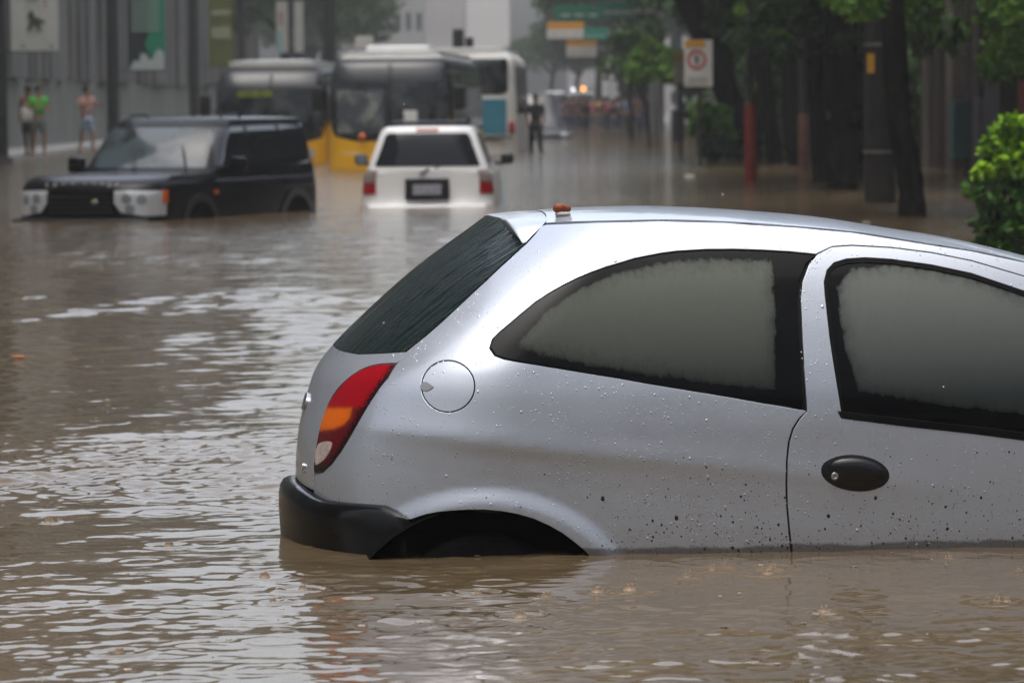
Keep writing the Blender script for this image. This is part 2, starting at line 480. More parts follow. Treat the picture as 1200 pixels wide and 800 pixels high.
# water runs down the slope as bumps; pale streaks paint its reflections into the colour
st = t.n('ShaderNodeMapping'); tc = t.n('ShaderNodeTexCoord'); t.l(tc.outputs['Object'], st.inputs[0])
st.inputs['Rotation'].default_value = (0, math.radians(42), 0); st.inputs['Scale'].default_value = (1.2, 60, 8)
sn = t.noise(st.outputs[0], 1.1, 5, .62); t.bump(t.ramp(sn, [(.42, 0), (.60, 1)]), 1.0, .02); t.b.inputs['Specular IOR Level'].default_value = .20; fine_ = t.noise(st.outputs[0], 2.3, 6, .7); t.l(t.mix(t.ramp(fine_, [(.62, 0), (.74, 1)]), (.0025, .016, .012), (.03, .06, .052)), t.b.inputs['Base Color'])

car = thing('hatchback_car', 'silver three door hatchback standing deep in the brown flood, nearest the camera', 'car', tuple(CO), TH)

# --- black inner skin just under every panel (seen only in the seams)
SS = np.concatenate([np.linspace(-hull.S, hull.S, 241)])
def top_w(x): return np.abs(hull.raw(GSX(x), ZT(x))[..., 1])
# s for any x along the gutter / hood line
_ss = np.linspace(0, hull.S, 900)
def s_on_top(xq, dz=0):
    out = []
    for x in np.atleast_1d(xq):
        P = hull.raw(_ss, np.full(900, float(ZT(x)) + dz)); k = P[:, 0] <= 99
        out.append(float(np.interp(x, P[:, 0], _ss)))
    return np.array(out)
_xt = np.linspace(gx[0] - .12, 3.70, 160); _st = s_on_top(_xt); _wt = np.abs(hull.raw(_st, ZT(_xt))[:, 1])
WT = lambda x: np.interp(x, _xt, _wt)
STP = lambda x: np.interp(x, _xt, _st)
XS = 0.0
V = []; Fc = []
nz = 26
for i, s in enumerate(SS):
    # top of the skin at this s
    x_guess = None
    z1 = .93
    for z in np.linspace(-.45, .95, 120):
        X = float(hull.raw(s, z)[0])
        if X > gx[0] - .1 and z > float(ZT(X)) - .006: z1 = z; break
    for j in range(nz):
        z = -.5 + (z1 + .5) * j / (nz - 1); V.append((s, z))
V = np.array(V); wellm = []
P = hull.P(V[:, 0], V[:, 1], np.full(len(V), -.011))
for i in range(len(SS) - 1):
    for j in range(nz - 1):
        a = i * nz + j; q = [a, a + nz, a + nz + 1, a + 1]
        c = P[q].mean(0)
        if any(math.hypot(c[0] - cx, c[2] + .304) < .45 for cx in (ARCX, ARCX + 2.44)): continue
        Fc.append(q)
link('body_shell', mesh_np('body_shell', P, Fc), GAP, car)

# --- outlines traced on the visible side
door_edge = [(957, 298.5), (947, 311), (940, 330), (938, 350), (940, 395), (942.5, 440), (945.5, 482), (937, 491), (929.5, 503), (925, 518), (922.5, 540), (922, 565), (922.5, 590), (925, 618), (928, 645), (933, 690), (945, 735)]
door_edge = [(x + 1.3, y) for x, y in door_edge]
door_front = [(1380, 735), (1392, 640), (1395, 560), (1393, 500), (1400, 470), (1405, 440)]
door_top = [(1405, 420), (1350, 388), (1280, 353), (1200, 324.5), (1139, 306.5), (1092, 297), (1045, 291), (998, 288.5), (975, 290)]
door_o = tr(door_edge + door_front + door_top)
dwin_px = [(965, 330), (966, 345), (969, 372), (971.5, 395), (975.5, 422), (980, 450), (986, 487), (1060, 496), (1139, 505), (1200, 512), (1300, 524), (1392, 534), (1392, 470), (1385, 445), (1340, 408), (1280, 375), (1200, 340), (1139, 319.5), (1092, 309.5), (1045, 303), (1014, 301), (992, 302.5), (977, 307), (968.5, 316)]
dwin = tr(dwin_px)
qwin_px = [(572.5, 408), (576, 397), (584, 389), (593, 381.5), (610, 367), (627, 353), (643, 342.5), (660, 333), (676, 325), (693, 318), (710, 312), (727, 307), (743, 302), (760, 298.5), (776, 295.5), (793, 293.3), (827, 291.3), (860, 291), (893, 292), (927, 294), (956, 297),
           (945.5, 310), (938, 330), (936, 350), (938, 395), (940.5, 440), (943.5, 480.5), (918, 477), (893, 473), (860, 467), (827, 461.5), (793, 456), (760, 450.5), (727, 444.5), (693, 439), (660, 433.5), (627, 428), (605, 424.5), (590, 421.5), (579, 417.5)]
qwin = tr(qwin_px)
light_px = [(465, 426.5), (455, 426.3), (445, 427), (432, 430), (422, 434.5), (412, 441), (403, 449), (396, 457), (390, 465), (385, 474), (378, 492), (374.5, 505), (372, 518), (369.5, 537), (368.3, 548), (369, 553.5), (373, 554), (377, 552.5), (382, 549), (388, 543.5), (399, 528.5), (406, 517), (412.5, 506), (419.5, 493.5), (426, 482), (440, 460), (454, 442)]
light = tr(light_px)
body_low = [(368, 577), (376, 582), (385, 585.5), (398, 587.5), (412, 589), (435, 590.3), (453, 592), (466, 598), (480, 608)]
arc_px = [(480, 608), (490, 604.5), (499, 601.7), (515, 598.7), (530, 597.3), (549, 596.3), (568, 596.3), (588, 598), (607, 601.5), (626, 607), (645, 615.5), (659, 623.5), (672, 633), (684, 643), (693, 652), (704, 667), (716, 690), (724, 735)]
hatch_edge_up = [(477.5, 411.5), (500, 393.5), (520, 376), (545, 352.5), (570, 329.5), (595, 306), (617, 286), (628, 274), (634.5, 265)]
quarter = tr(hatch_edge_up[::-1] + [(466.5, 425)]) + [p for p in tr([(455, 443), (441, 461), (427, 483), (420.5, 494.5), (413.5, 507), (407, 518), (400, 529.5), (389, 544.5), (378.5, 554), (369.5, 556)])] + tr([(368, 565)] + body_low + arc_px[1:])
quarter += tr([(943, 735), (931, 690), (926, 645), (923, 618), (920.5, 590), (920, 565), (920.5, 540), (923, 517), (927.8, 501.5), (935.5, 489.5), (944, 482)])
# up the B pillar side of the window, over the door, along the gutter back to the spoiler seam
quarter += tr([(938.5, 395), (936.4, 350), (938.5, 329.5), (946, 309.7), (957, 296.5), (975, 288), (998, 286.4), (1045, 289), (1092, 295), (1139, 304.5), (1200, 322.5), (1280, 351), (1350, 386), (1407, 419), (1412, 470), (1402, 500)])
ghood = [(1480, 486), (1500, 486), (1520, 484)]
quarter += tr([(1425, 500), (1470, 490), (1518, 482)]) + tr([(1480, 434.5), (1420, 393.5), (1350, 356.5), (1280, 330.5), (1200, 308), (1139, 295), (1093, 288), (998, 273), (933, 267), (850, 261.5), (773, 259.5), (700, 261), (640, 263.5)])
cap_c = (525, 452.5)
cap = tr([(cap_c[0] + 29.9 * math.cos(a), cap_c[1] + 29.0 * math.sin(a)) for a in np.linspace(0, 2 * PI, 40, endpoint=False)])
caph = tr([(cap_c[0] + 32.4 * math.cos(a), cap_c[1] + 31.5 * math.sin(a)) for a in np.linspace(0, 2 * PI, 40, endpoint=False)])
# the quarter window opening shares edges with the outline in front, so the pane is cut as a hole just short of it
def shrink(poly, d):
    c = np.array(poly); n = len(c); out = []
    for i in range(n):
        t_ = c[(i + 1) % n] - c[i - 1]; nn = np.array([t_[1], -t_[0]]) / max(np.linalg.norm(t_), 1e-9)
        out.append(nn)
    out = np.array(out); area = (c[:, 0] * np.roll(c[:, 1], -1) - np.roll(c[:, 0], -1) * c[:, 1]).sum()
    if area < 0: out = -out
    return [tuple(p) for p in c - out * d]
# split the quarter panel in two loops: merge the window into the outline by cutting it at the B pillar
i0 = next(i for i, p in enumerate(quarter) if p == inv(944, 482))
qo = quarter[:i0 + 1] + [p for p in tr([(943.5, 481.8)] + [(q[0], q[1]) for q in qwin_px[27:]] + qwin_px[:21])][0:]
i1 = next(i for i, p in enumerate(quarter) if p == inv(957, 296.5))
qo += quarter[i1:]
for mir_ in (False, True): panel('quarter_panel', hull, qo, [caph], 0.0, PAINT, car, res=.016, mirror=mir_)
fc = panel('fuel_cap', hull, cap, [], .0005, PAINT, car, res=.012)
nt = tr([(493.5, 451), (496, 448.3), (500, 447.8), (504, 450), (508, 453.5), (504, 456.5), (500, 458), (496, 457.5), (493.5, 455.5)])
panel('release_notch', hull, nt, [], lambda s, z: .003 + 0 * s, mat('notch_grey', (.22, .23, .24), .35), fc, res=.004)

# quarter windows: a dense pane with its own band of fog
fogi = tr([(612, 400), (640, 368), (680, 340), (720, 324), (760, 314), (800, 309), (850, 307.5), (902, 309), (904, 350), (905, 400), (904, 452), (860, 448), (800, 440), (740, 431), (680, 421), (640, 413)])
def fog_attr(poly, soft):
    pa = poly
    def f(q):
        d = polydist(q, pa); i = inpoly(q, pa); return np.where(i, np.clip(.55 + d / soft * .45, 0, 1), np.clip(.55 - d / soft * 1.1, 0, 1) * (d < soft))
    return f
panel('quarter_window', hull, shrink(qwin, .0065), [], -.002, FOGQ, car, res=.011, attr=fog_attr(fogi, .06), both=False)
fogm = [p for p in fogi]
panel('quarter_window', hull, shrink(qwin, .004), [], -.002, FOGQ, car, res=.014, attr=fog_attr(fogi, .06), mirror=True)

def make_door(mirror):
    d = thing('door', None, None); d.parent = car
    skin = panel('door_skin', hull, door_o, [dwin], .0, PAINT, d, res=.017, mirror=mirror)
    seal_o = shrink(dwin, .0015); seal_i = shrink(dwin, .0135)
    panel('window_seal', hull, seal_o, [seal_i], -.0025, RUBBER, d, res=.012, mirror=mirror, edge=.001)
    belt = tr([(982, 482), (1060, 491), (1139, 500), (1200, 507.5), (1300, 519), (1392, 530), (1392, 538), (1300, 527.5), (1200, 515.5), (1139, 507.5), (1060, 499), (986, 489.5)])
    panel('belt_moulding', hull, belt, [], .002, RUBBER, d, res=.012, mirror=mirror)
    fd = tr([(985, 335), (1000, 318), (1050, 312), (1130, 325), (1200, 348), (1300, 390), (1385, 450), (1385, 500), (1200, 482), (1100, 470), (1010, 455), (992, 400)])
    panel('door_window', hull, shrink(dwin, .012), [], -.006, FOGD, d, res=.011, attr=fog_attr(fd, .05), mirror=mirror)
    # handle: an oval bowl of black plastic with a lifting paddle and the lock
    sc, zc = inv(1002, 554); h = thing('door_handle', None, None); h.parent = d
    sd = -1 if mirror else 1
    ang = -.125
    def el(a, b, dx=0, dz=0, n=36): return [(sc + dx + a * math.cos(u) * math.cos(ang) - b * math.sin(u) * math.sin(ang), zc + dz + a * math.cos(u) * math.sin(ang) + b * math.sin(u) * math.cos(ang)) for u in np.linspace(0, 2 * PI, n, endpoint=False)]
    def dome(hh, a, b, dx=0, dz=0, base=.0015):
        def f(s, z):
            u = (s - sc - dx) * math.cos(ang) + (z - zc - dz) * math.sin(ang); w = -(s - sc - dx) * math.sin(ang) + (z - zc - dz) * math.cos(ang)
            r = (u / a) ** 2 + (w / b) ** 2
            return base + hh * np.clip(1 - r ** 1.5, 0, 1)
        return f
    panel('handle_bowl', hull, el(.1, .051), [], dome(.006, .1, .051), HANDLE, h, res=.006, mirror=mirror, edge=.003)
    panel('paddle', hull, el(.076, .031, .004, .010), [], dome(.012, .08, .033, .004, .010, .006), HANDLE, h, res=.005, mirror=mirror, edge=.003)
    # lock cylinder
    sl, zl = inv(977.5, 557.5)
    lk = [(sl + .0095 * math.cos(u), zl + .0095 * math.sin(u)) for u in np.linspace(0, 2 * PI, 16, endpoint=False)]
    lk_i = [(sl + .0055 * math.cos(u), zl + .0055 * math.sin(u)) for u in np.linspace(0, 2 * PI, 16, endpoint=False)]
    panel('lock', hull, lk, [lk_i], .0125, CHROME, h, res=.004, mirror=mirror)
    panel('keyhole', hull, lk_i, [], .011, GREYM, h, res=.004, mirror=mirror)
HANDLE = mat('handle_plastic', (.006, .006, .007), .22, coat=.4)
CHROME = mat('chrome', (.6, .6, .62), .18, 1.0)
GREYM = mat('grey_metal', (.25, .25, .26), .4, .8)
make_door(False); make_door(True)

# --- front wing
wing_px = [(1411, 485), (1400, 500), (1400, 560), (1397, 640), (1386, 735)]
wl = tr(wing_px[1:])
xw = np.linspace(2.62, 3.66, 14)
SF = hull.S
def top_s(x): return float(STP(x))
arc_f = [(s_, z_) for s_, z_ in [(hull.s_at_x(ARCX + 2.44 - .445 * math.cos(a), -.304 + .445 * math.sin(a)), -.304 + .445 * math.sin(a)) for a in np.linspace(-.2, PI + .2, 26)]]
xh = float(hull.raw(*inv(1518, 482))[0])
wing = [inv(1512, 489), inv(1470, 497), inv(1425, 505)] + wl + arc_f + [(SF * .93, -.40), (SF * .93, .12)] + [(top_s(x), float(ZT(x)) - .006) for x in np.linspace(3.55, xh, 16)]
try:
    for mir_ in (False, True): panel('front_wing', hull, wing, [], 0, PAINT, car, res=.02, mirror=mir_)
except Exception as e: print('wing', e)
# front bumper and lamps
fb = [(SF * .93 + .004, -.42), (SF * .93 + .004, .02)] + [(s, .02) for s in np.linspace(SF * .94, SF - .001, 8)] + [(SF - .001, -.42)]
panel('front_bumper', hull, fb, [], .02, PAINT, car, res=.03, both=True)
hl = [(SF * .89, .135), (SF * .90, .05), (SF * .95, .03), (SF * .975, .03), (SF * .965, .13), (SF * .93, .175)]
LENS = mat('headlamp_lens', (.5, .52, .55), .08, .6, coat=1)
panel('headlight', hull, hl, [], .003, LENS, car, res=.02); panel('headlight', hull, hl, [], .003, LENS, car, res=.02, mirror=True)
gr = [(SF * .978, .03), (SF - .001, .03), (SF - .001, .12), (SF * .968, .12)]
panel('grille', hull, gr, [], .003, BUMPER, car, res=.02, both=True)

# --- tailgate
def sym(edge):     # edge: visible right edge from bottom to top -> closed polygon
    return edge + [(-a, b) for a, b in edge[::-1]]
gl_e = tr([(421, 414.3), (440, 413.7), (460, 412.6), (474.5, 411.2)])
glass_edge = tr([(474.5, 411.5), (498, 392.8), (518, 375.3), (543, 351.8), (568, 328.8), (593, 305.3), (615, 285.3)])
gl = [(0.0, gl_e[0][1] + .002), gl_e[0], gl_e[1], gl_e[2]] + glass_edge
top_z = glass_edge[-1][1]
gl = gl + [(glass_edge[-1][0] * .95, top_z + .02), (glass_edge[-1][0] * .8, .945), (0, .96)]
def mirror_poly(half):   # half starts and ends on s=0
    return half + [(-a, b) for a, b in half[1:-1][::-1]]
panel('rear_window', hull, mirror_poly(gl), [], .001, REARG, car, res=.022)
sm_ = np.array(gl_e)
low = tr([(367.2, 573.5), (367.2, 566), (367.3, 555)])
tg = [(0.0, low[0][1] + .01), (low[0][0] * .5, low[0][1] + .006), low[0], low[1], low[2]] + tr([(367.3, 548), (368.5, 536), (371, 517), (373.5, 504), (377, 491), (384, 472.5), (389, 463.5), (395, 455), (402, 447.5), (411.3, 439.5), (421.3, 433), (431.5, 428.5), (445, 425.4), (455, 424.8), (465, 424.5), (477, 412.6)])
tg += [gl_e[2], gl_e[1], gl_e[0]]
tg = [tg[i] if i < len(tg) - 3 else (tg[i][0], tg[i][1] - .003) for i in range(len(tg))] + [(0.0, gl_e[0][1] - .001)]
tgo = panel('tailgate', hull, mirror_poly(tg), [], 0, PAINT, car, res=.018)
# number plate recess and emblem on the tailgate
zp = .27
pl_unused = [(-.26, zp - .065), (.26, zp - .065), (.26, zp + .065), (-.26, zp + .065)]
0 and panel('number_plate', hull, pl, [], .003, mat('plate_grey', (.45, .46, .47), .4), tgo, res=.03)
em = [(.052 * math.cos(a), .40 + .026 * math.sin(a)) for a in np.linspace(0, 2 * PI, 30, endpoint=False)]
panel('emblem', hull, em, [], .008, CHROME, tgo, res=.012)
# badge "1.0"
tm = text_mesh('1.0', .034, .0012, .0006)
sb, zb = inv(356.5, 548.5)
nb = hull.N(np.array([sb]), np.array([zb]))[0]; pb = hull.P(np.array([sb]), np.array([zb]), np.array([.002]))[0]
e1 = hull.raw(sb + .002, zb) - hull.raw(sb - .002, zb); e1 /= np.linalg.norm(e1); e2 = np.cross(nb, e1)
bo = link('badge_lettering', tm, CHROME, tgo); bo.matrix_local = Matrix(((e1[0], e2[0], nb[0], pb[0]), (e1[1], e2[1], nb[1], pb[1]), (e1[2], e2[2], nb[2], pb[2]), (0, 0, 0, 1)))

# --- tail lamps: housing with red, amber and clear lenses standing proud of it
LRED = mat('lamp_red', (.24, .003, .008), .15, coat=.3); LDR = mat('lamp_dark_red', (.05, .002, .004), .15, coat=.6)
LAMB = mat('lamp_amber', (.72, .13, .004), .15, coat=1); LCLR = mat('lamp_clear', (.40, .32, .29), .2, coat=1)
for m_, sc_ in ((LRED, 170), (LDR, 170), (LAMB, 170), (LCLR, 170)):
    t = NT(m_); v = t.coords(); ed_ = t.n('ShaderNodeAttribute', attribute_name='fog').outputs['Fac']; vo = t.n('ShaderNodeTexVoronoi'); vo.inputs['Scale'].default_value = sc_; t.l(v, vo.inputs['Vector'])
    c = tuple(m_.node_tree.nodes['Principled BSDF'].inputs['Base Color'].default_value)[:3]
    big = t.noise(v, 14, 3, .5)
    k = t.math('ADD', t.math('MULTIPLY', vo.outputs['Distance'], .9), t.math('MULTIPLY', big, .9))
    lens_ = t.mix(t.ramp(k, [(.55, 0), (1.0, 1)]), tuple(q * .75 for q in c), tuple(min(1, q * 1.35 + .004) for q in c)); t.l(t.mix(t.ramp(t.math('ADD', ed_, t.math('MULTIPLY', t.math('SUBTRACT', vo.outputs['Distance'], .4), .35)), [(.15, 0), (.75, 1)]), (.012, .001, .002), lens_), t.b.inputs['Base Color'])
    t.bump(t.noise(v, 220, 2, .5), .12, .002)
_re = np.array(tr([(466, 425), (454, 443), (440, 461), (426, 483), (419.5, 494.5), (412.5, 507), (406, 518), (399, 529.5), (388, 544.5), (377, 553.5)]))
def edge_attr(q):
    d = np.full(len(q), 9.)
    for a, b in zip(_re, _re[1:]):
        ab = b - a; u = np.clip(((q - a) @ ab) / (ab @ ab), 0, 1); d = np.minimum(d, np.linalg.norm(q - (a + u[:, None] * ab), axis=1))
    return np.clip(d / .055, 0, 1)
redp = [(464, 427.5), (445, 428.5), (432, 431.5), (422, 436), (412, 443), (403, 451), (396, 459), (390, 467.5), (385, 477), (412, 477), (426, 474), (440, 455), (453, 437)]
ambp = [(384.5, 478), (379.5, 491), (376, 503), (391, 501.5), (402, 496.5), (409, 489), (411.5, 478)]
dkp = [(376, 504), (391, 502.5), (403, 497.5), (410, 490), (413, 478), (424, 478), (412, 498), (399, 519), (389, 517), (373.3, 521)]
clp = [(372.8, 522), (380, 518), (390.5, 518), (389, 526), (384, 535), (377, 541.5), (370.5, 545)]
LENSM = mat('lamp_lens', (.3, 0, 0), .14, coat=.12); LENSM.node_tree.nodes['Principled BSDF'].inputs['Specular IOR Level'].default_value = .2; t = NT(LENSM); v = t.coords()
tin = t.n('ShaderNodeAttribute', attribute_name='tint').outputs['Color']; edf = t.n('ShaderNodeAttribute', attribute_name='fog').outputs['Fac']
vo = t.n('ShaderNodeTexVoronoi'); vo.inputs['Scale'].default_value = 210; t.l(v, vo.inputs['Vector']); wv = t.n('ShaderNodeTexWave', bands_direction='Z'); wv.inputs['Scale'].default_value = 70; wv.inputs['Distortion'].default_value = .5; t.l(v, wv.inputs['Vector'])
big = t.noise(v, 20, 3, .6)
lum = t.math('ADD', t.math('MULTIPLY', vo.outputs['Distance'], .9), t.math('ADD', t.math('MULTIPLY', big, 1.1), t.math('MULTIPLY', wv.outputs['Fac'], .35)))
sc2 = t.n('ShaderNodeVectorMath', operation='SCALE'); t.l(tin, sc2.inputs[0]); t.l(t.ramp(lum, [(.5, .35), (.85, .8), (1.0, 1)]), sc2.inputs['Scale'])
dk_ = t.ramp(t.math('ADD', edf, t.math('MULTIPLY', t.math('SUBTRACT', vo.outputs['Distance'], .45), .7)), [(.12, 0), (.60, 1)])
t.l(t.mix(dk_, (.010, .001, .002), sc2.outputs[0]), t.b.inputs['Base Color']); t.bump(t.math('ADD', wv.outputs['Fac'], vo.outputs['Distance']), .25, .0015)
for mir in (False, True):
    tl = panel('tail_light', hull, light, [], .001, LDR, car, res=.008, mirror=mir, rim=.02, attr=edge_attr)
    zones = [(np.array(tr(redp)), (.30, .003, .010)), (np.array(tr(ambp)), (.62, .12, .005)), (np.array(tr(dkp)), (.10, .004, .008))]
    ln = panel('coloured_lens', hull, shrink(light, .004), [], .003, LENSM, tl, res=.0055, mirror=mir, edge=.002, attr=edge_attr)
    lm = ln.data; cv = lm.attributes.new('tint', 'FLOAT_COLOR', 'POINT'); co_ = np.zeros(len(lm.vertices) * 3, np.float32); lm.vertices.foreach_get('co', co_); co_ = co_.reshape(-1, 3)
    z3 = []
    for zp_, c_ in zones:
        zz = hull.P(zp_[:, 0] * (-1 if mir else 1), zp_[:, 1]); q2 = zz[:, [0, 2]]; pts2 = co_[:, [0, 2]]
        d = np.where(inpoly(pts2, q2), 0, polydist(pts2, q2)); z3.append((np.exp(-d / .0028), c_))
    Wt = sum(w for w, _ in z3) + 1e-9; C3 = sum(w[:, None] * np.array(c_) for w, c_ in z3) / Wt[:, None]
    cv.data.foreach_set('color', np.concatenate([C3, np.ones((len(C3), 1))], 1).astype(np.float32).ravel())
    for nm, pp, mm in (('clear_lens', clp, LCLR),):
        q = smooth_poly(shrink(tr(pp), -.0015), 1); panel(nm, hull, q, [], .005, mm, tl, res=.007, mirror=mir, edge=.001, attr=edge_attr)

# --- rear bumper
def bump_top(s):
    xs_, ys_ = zip(*BT); return np.interp(abs(s), xs_, ys_)
btp = tr(body_low); BT = sorted([(0.0, btp[0][1] + .012), (btp[0][0] * .6, btp[0][1] + .010)] + btp)
s_end = btp[-1][0]
sv = np.concatenate([np.linspace(-s_end, s_end, 121)])
prof = [(-.012, -.004), (.004, .001), (.022, -.001), (.038, -.008), (.048, -.022), (.052, -.045), (.053, -.09), (.051, -.16), (.046, -.26), (.04, -.40)]
V = []; Fc = []
def arch_x(z): return ARCX - math.sqrt(max(.0, .445 ** 2 - (z + .304) ** 2)) if abs(z + .304) < .445 else ARCX
for s in sv:
    zt = float(bump_top(s)); e = abs(s) / s_end
    k = 1 - .55 * e ** 3
    for (o, dz) in prof:
        z = zt + dz
        ss = s
        V.append(hull.P(np.array([ss]), np.array([z]), np.array([o * k if o > 0 else o]))[0])
V = np.array(V); n = len(prof)
for i in range(len(sv) - 1):
    for j in range(n - 1): Fc.append([i * n + j, i * n + j + 1, (i + 1) * n + j + 1, (i + 1) * n + j])
# extend both ends forward under the arch edge
bme = mesh_np('rear_bumper', V, Fc)
bo = link('rear_bumper', bme, BUMPER, car)
# part of the bumper that runs into the wheel arch
for sd in (1, -1):
    pass
ext = [btp[-1], (btp[-1][0] - .002, btp[-1][1] - .02)]
bw = [(s_end - .03, btp[-1][1] + .004), (s_end, btp[-1][1] + .001)]
for z in np.linspace(btp[-1][1] - .01, -.40, 10):
    bw.append((hull.s_at_x(max(.30, arch_x(z)) , z) + .004, z))
bw += [(s_end - .03, -.40)]
for mir_ in (False, True): panel('bumper_corner', hull, bw, [], .022, BUMPER, bo, res=.015, mirror=mir_, edge=.006)

# --- wheel wells, wheels
for cx in (ARCX, ARCX + 2.44):
    for sg_ in (1, -1):
        mb = MB(); rows = []
        for yy, rr in ((.775, .45), (.55, .45), (.53, .02)):
            rows.append([mb.bm.verts.new((cx + rr * math.cos(a), yy * sg_, -.304 + rr * math.sin(a))) for a in np.linspace(-.3, PI + .3, 28)])
        for a, b in zip(rows, rows[1:]):
            for i in range(27): mb.bm.faces.new((a[i], a[i + 1], b[i + 1], b[i]))
        mb.build('wheel_well', DARK, car, True)
BUMPER.node_tree.nodes['Principled BSDF'].inputs['Specular IOR Level'].default_value = .30
TYRE = noisy('tyre_rubber', (.006, .006, .006), (.012, .011, .010), 30, .7)
TYRE.node_tree.nodes['Principled BSDF'].inputs['Specular IOR Level'].default_value = .04
def wheel(parent, x, y, z, r, w, rimm, name='wheel'):
    wq = thing(name, None, None, (x, y, z)); wq.parent = parent
    sg_ = 1 if y > 0 else -1
    MB().lathe([(r * .62, -w / 2), (r * .93, -w / 2), (r, -w * .36), (r, w * .36), (r * .93, w / 2), (r * .62, w / 2)], n=32, axis='y').build('tyre', TYRE, wq, True)
    mb = MB().lathe([(.05, sg_ * w * .30), (r * .2, sg_ * w * .32), (r * .6, sg_ * w * .18), (r * .63, sg_ * w * .5), (r * .60, sg_ * w * .52), (r * .58, sg_ * w * .15)], n=32, axis='y')
    for k in range(5):
        a = k * 2 * PI / 5
        mb.box((r * .36 * math.cos(a), sg_ * w * .34, r * .36 * math.sin(a)), (r * .5, .02, r * .16), .004, Matrix.Identity(3))
    mb.build('rim', rimm, wq, True)
    return wq
RIM = mat('wheel_silver', (.3, .3, .31), .35, .8)
for cx in (ARCX, ARCX + 2.44):
    for y in (-.66, .66): wheel(car, cx, y, -.225, .285, .17, RIM)
# sills under water and floor pan
MB().box((1.8, 0, -.36), (2.9, 1.4, .10), .02).build('floor_pan', DARK, car)

# --- roof, windscreen, hood: top surface spanning the two gutters
CRN = spl([0, .4, .7, 1.2, 1.8, 2.3, 2.75, 3.1, 3.7], [.018, .018, .022, .026, .028, .030, .050, .05, .03])
def top_surface(name, x0, x1, m, inset=.010, nx=40, ny=36, lift=0.0, x0f=None, x1f=None, parent=None, cut=1.0):
    V = []; Nn = []
    def T(x, v):
        w = WT(x) - inset
        return np.array([x, -v * w * cut, float(ZT(x)) + lift + float(CRN(x)) * (1 - abs(v * cut) ** 2.3)])
    for i in range(nx):
        for j in range(ny):
            v = -math.cos(PI * j / (ny - 1)) if False else -1 + 2 * j / (ny - 1)
            a = x0 if x0f is None else x0f(v); b = x1 if x1f is None else x1f(v)
            x = a + (b - a) * i / (nx - 1)
            V.append(T(x, v)); e = 1e-3
            dx = T(x + e, v) - T(x - e, v); dv = T(x, v + e) - T(x, v - e)
            n_ = np.cross(dv, dx); n_ /= np.linalg.norm(n_); Nn.append(n_ if n_[2] > 0 else -n_)
    Fc = []
    for i in range(nx - 1):
        for j in range(ny - 1):
            a = i * ny + j; Fc.append([a, a + 1, a + ny + 1, a + ny])
    # folded edge
    base = len(V); ring = [i * ny for i in range(nx)] + [(nx - 1) * ny + j for j in range(1, ny)] + [i * ny + ny - 1 for i in range(nx - 2, -1, -1)] + [j for j in range(ny - 2, 0, -1)]
    for r in ring: V.append(V[r]); o = V[r] - np.array([(x0 + x1) / 2, 0, V[r][2]]); o = o / max(1e-6, np.linalg.norm(o)); Nn.append(o)
    b2 = len(V)
    for r in ring: V.append(V[r] - np.array([0, 0, .012])); o = V[r] - np.array([(x0 + x1) / 2, 0, V[r][2]]); Nn.append(o / max(1e-6, np.linalg.norm(o)))
    k = len(ring)
    for i in range(k): Fc.append([base + i, base + (i + 1) % k, b2 + (i + 1) % k, b2 + i])
    return link(name, mesh_np(name, V, Fc, True, Nn), m, parent or car)
xroof0 = float(hull.raw(*inv(636, 263))[0]) + .004
xwt = 2.34; xwb = gx[-1]
print('roof x0', xroof0, 'screen', xwt, xwb)
seam_bow = lambda v: xroof0 + .03 * (1 - v * v) * 0 + .035 * (1 - abs(v) ** 3)
top_surface('roof', xroof0, xwt, PAINT, .030, 60, 40, 0, seam_bow, lambda v: xwt - .05 * v * v + .08)
SCREEN = mat('windscreen_glass', (.01, .012, .012), .05, coat=1)
top_surface('windscreen', xwt, xwb, SCREEN, .03, 24, 30, -.004, lambda v: xwt - .05 * v * v + .083, lambda v: xwb - .16 * v * v + .10)
top_surface('hood', xwb, 3.60, PAINT, .008, 30, 30, 0, lambda v: xwb - .16 * v * v + .108, lambda v: 3.66 - .22 * v * v)
# black skin under the top panels, closes the seams and the rain channel
top_surface('rain_channel', xroof0 - .02, 3.6, GAP, -.002, 60, 30, -.009, cut=1.0)

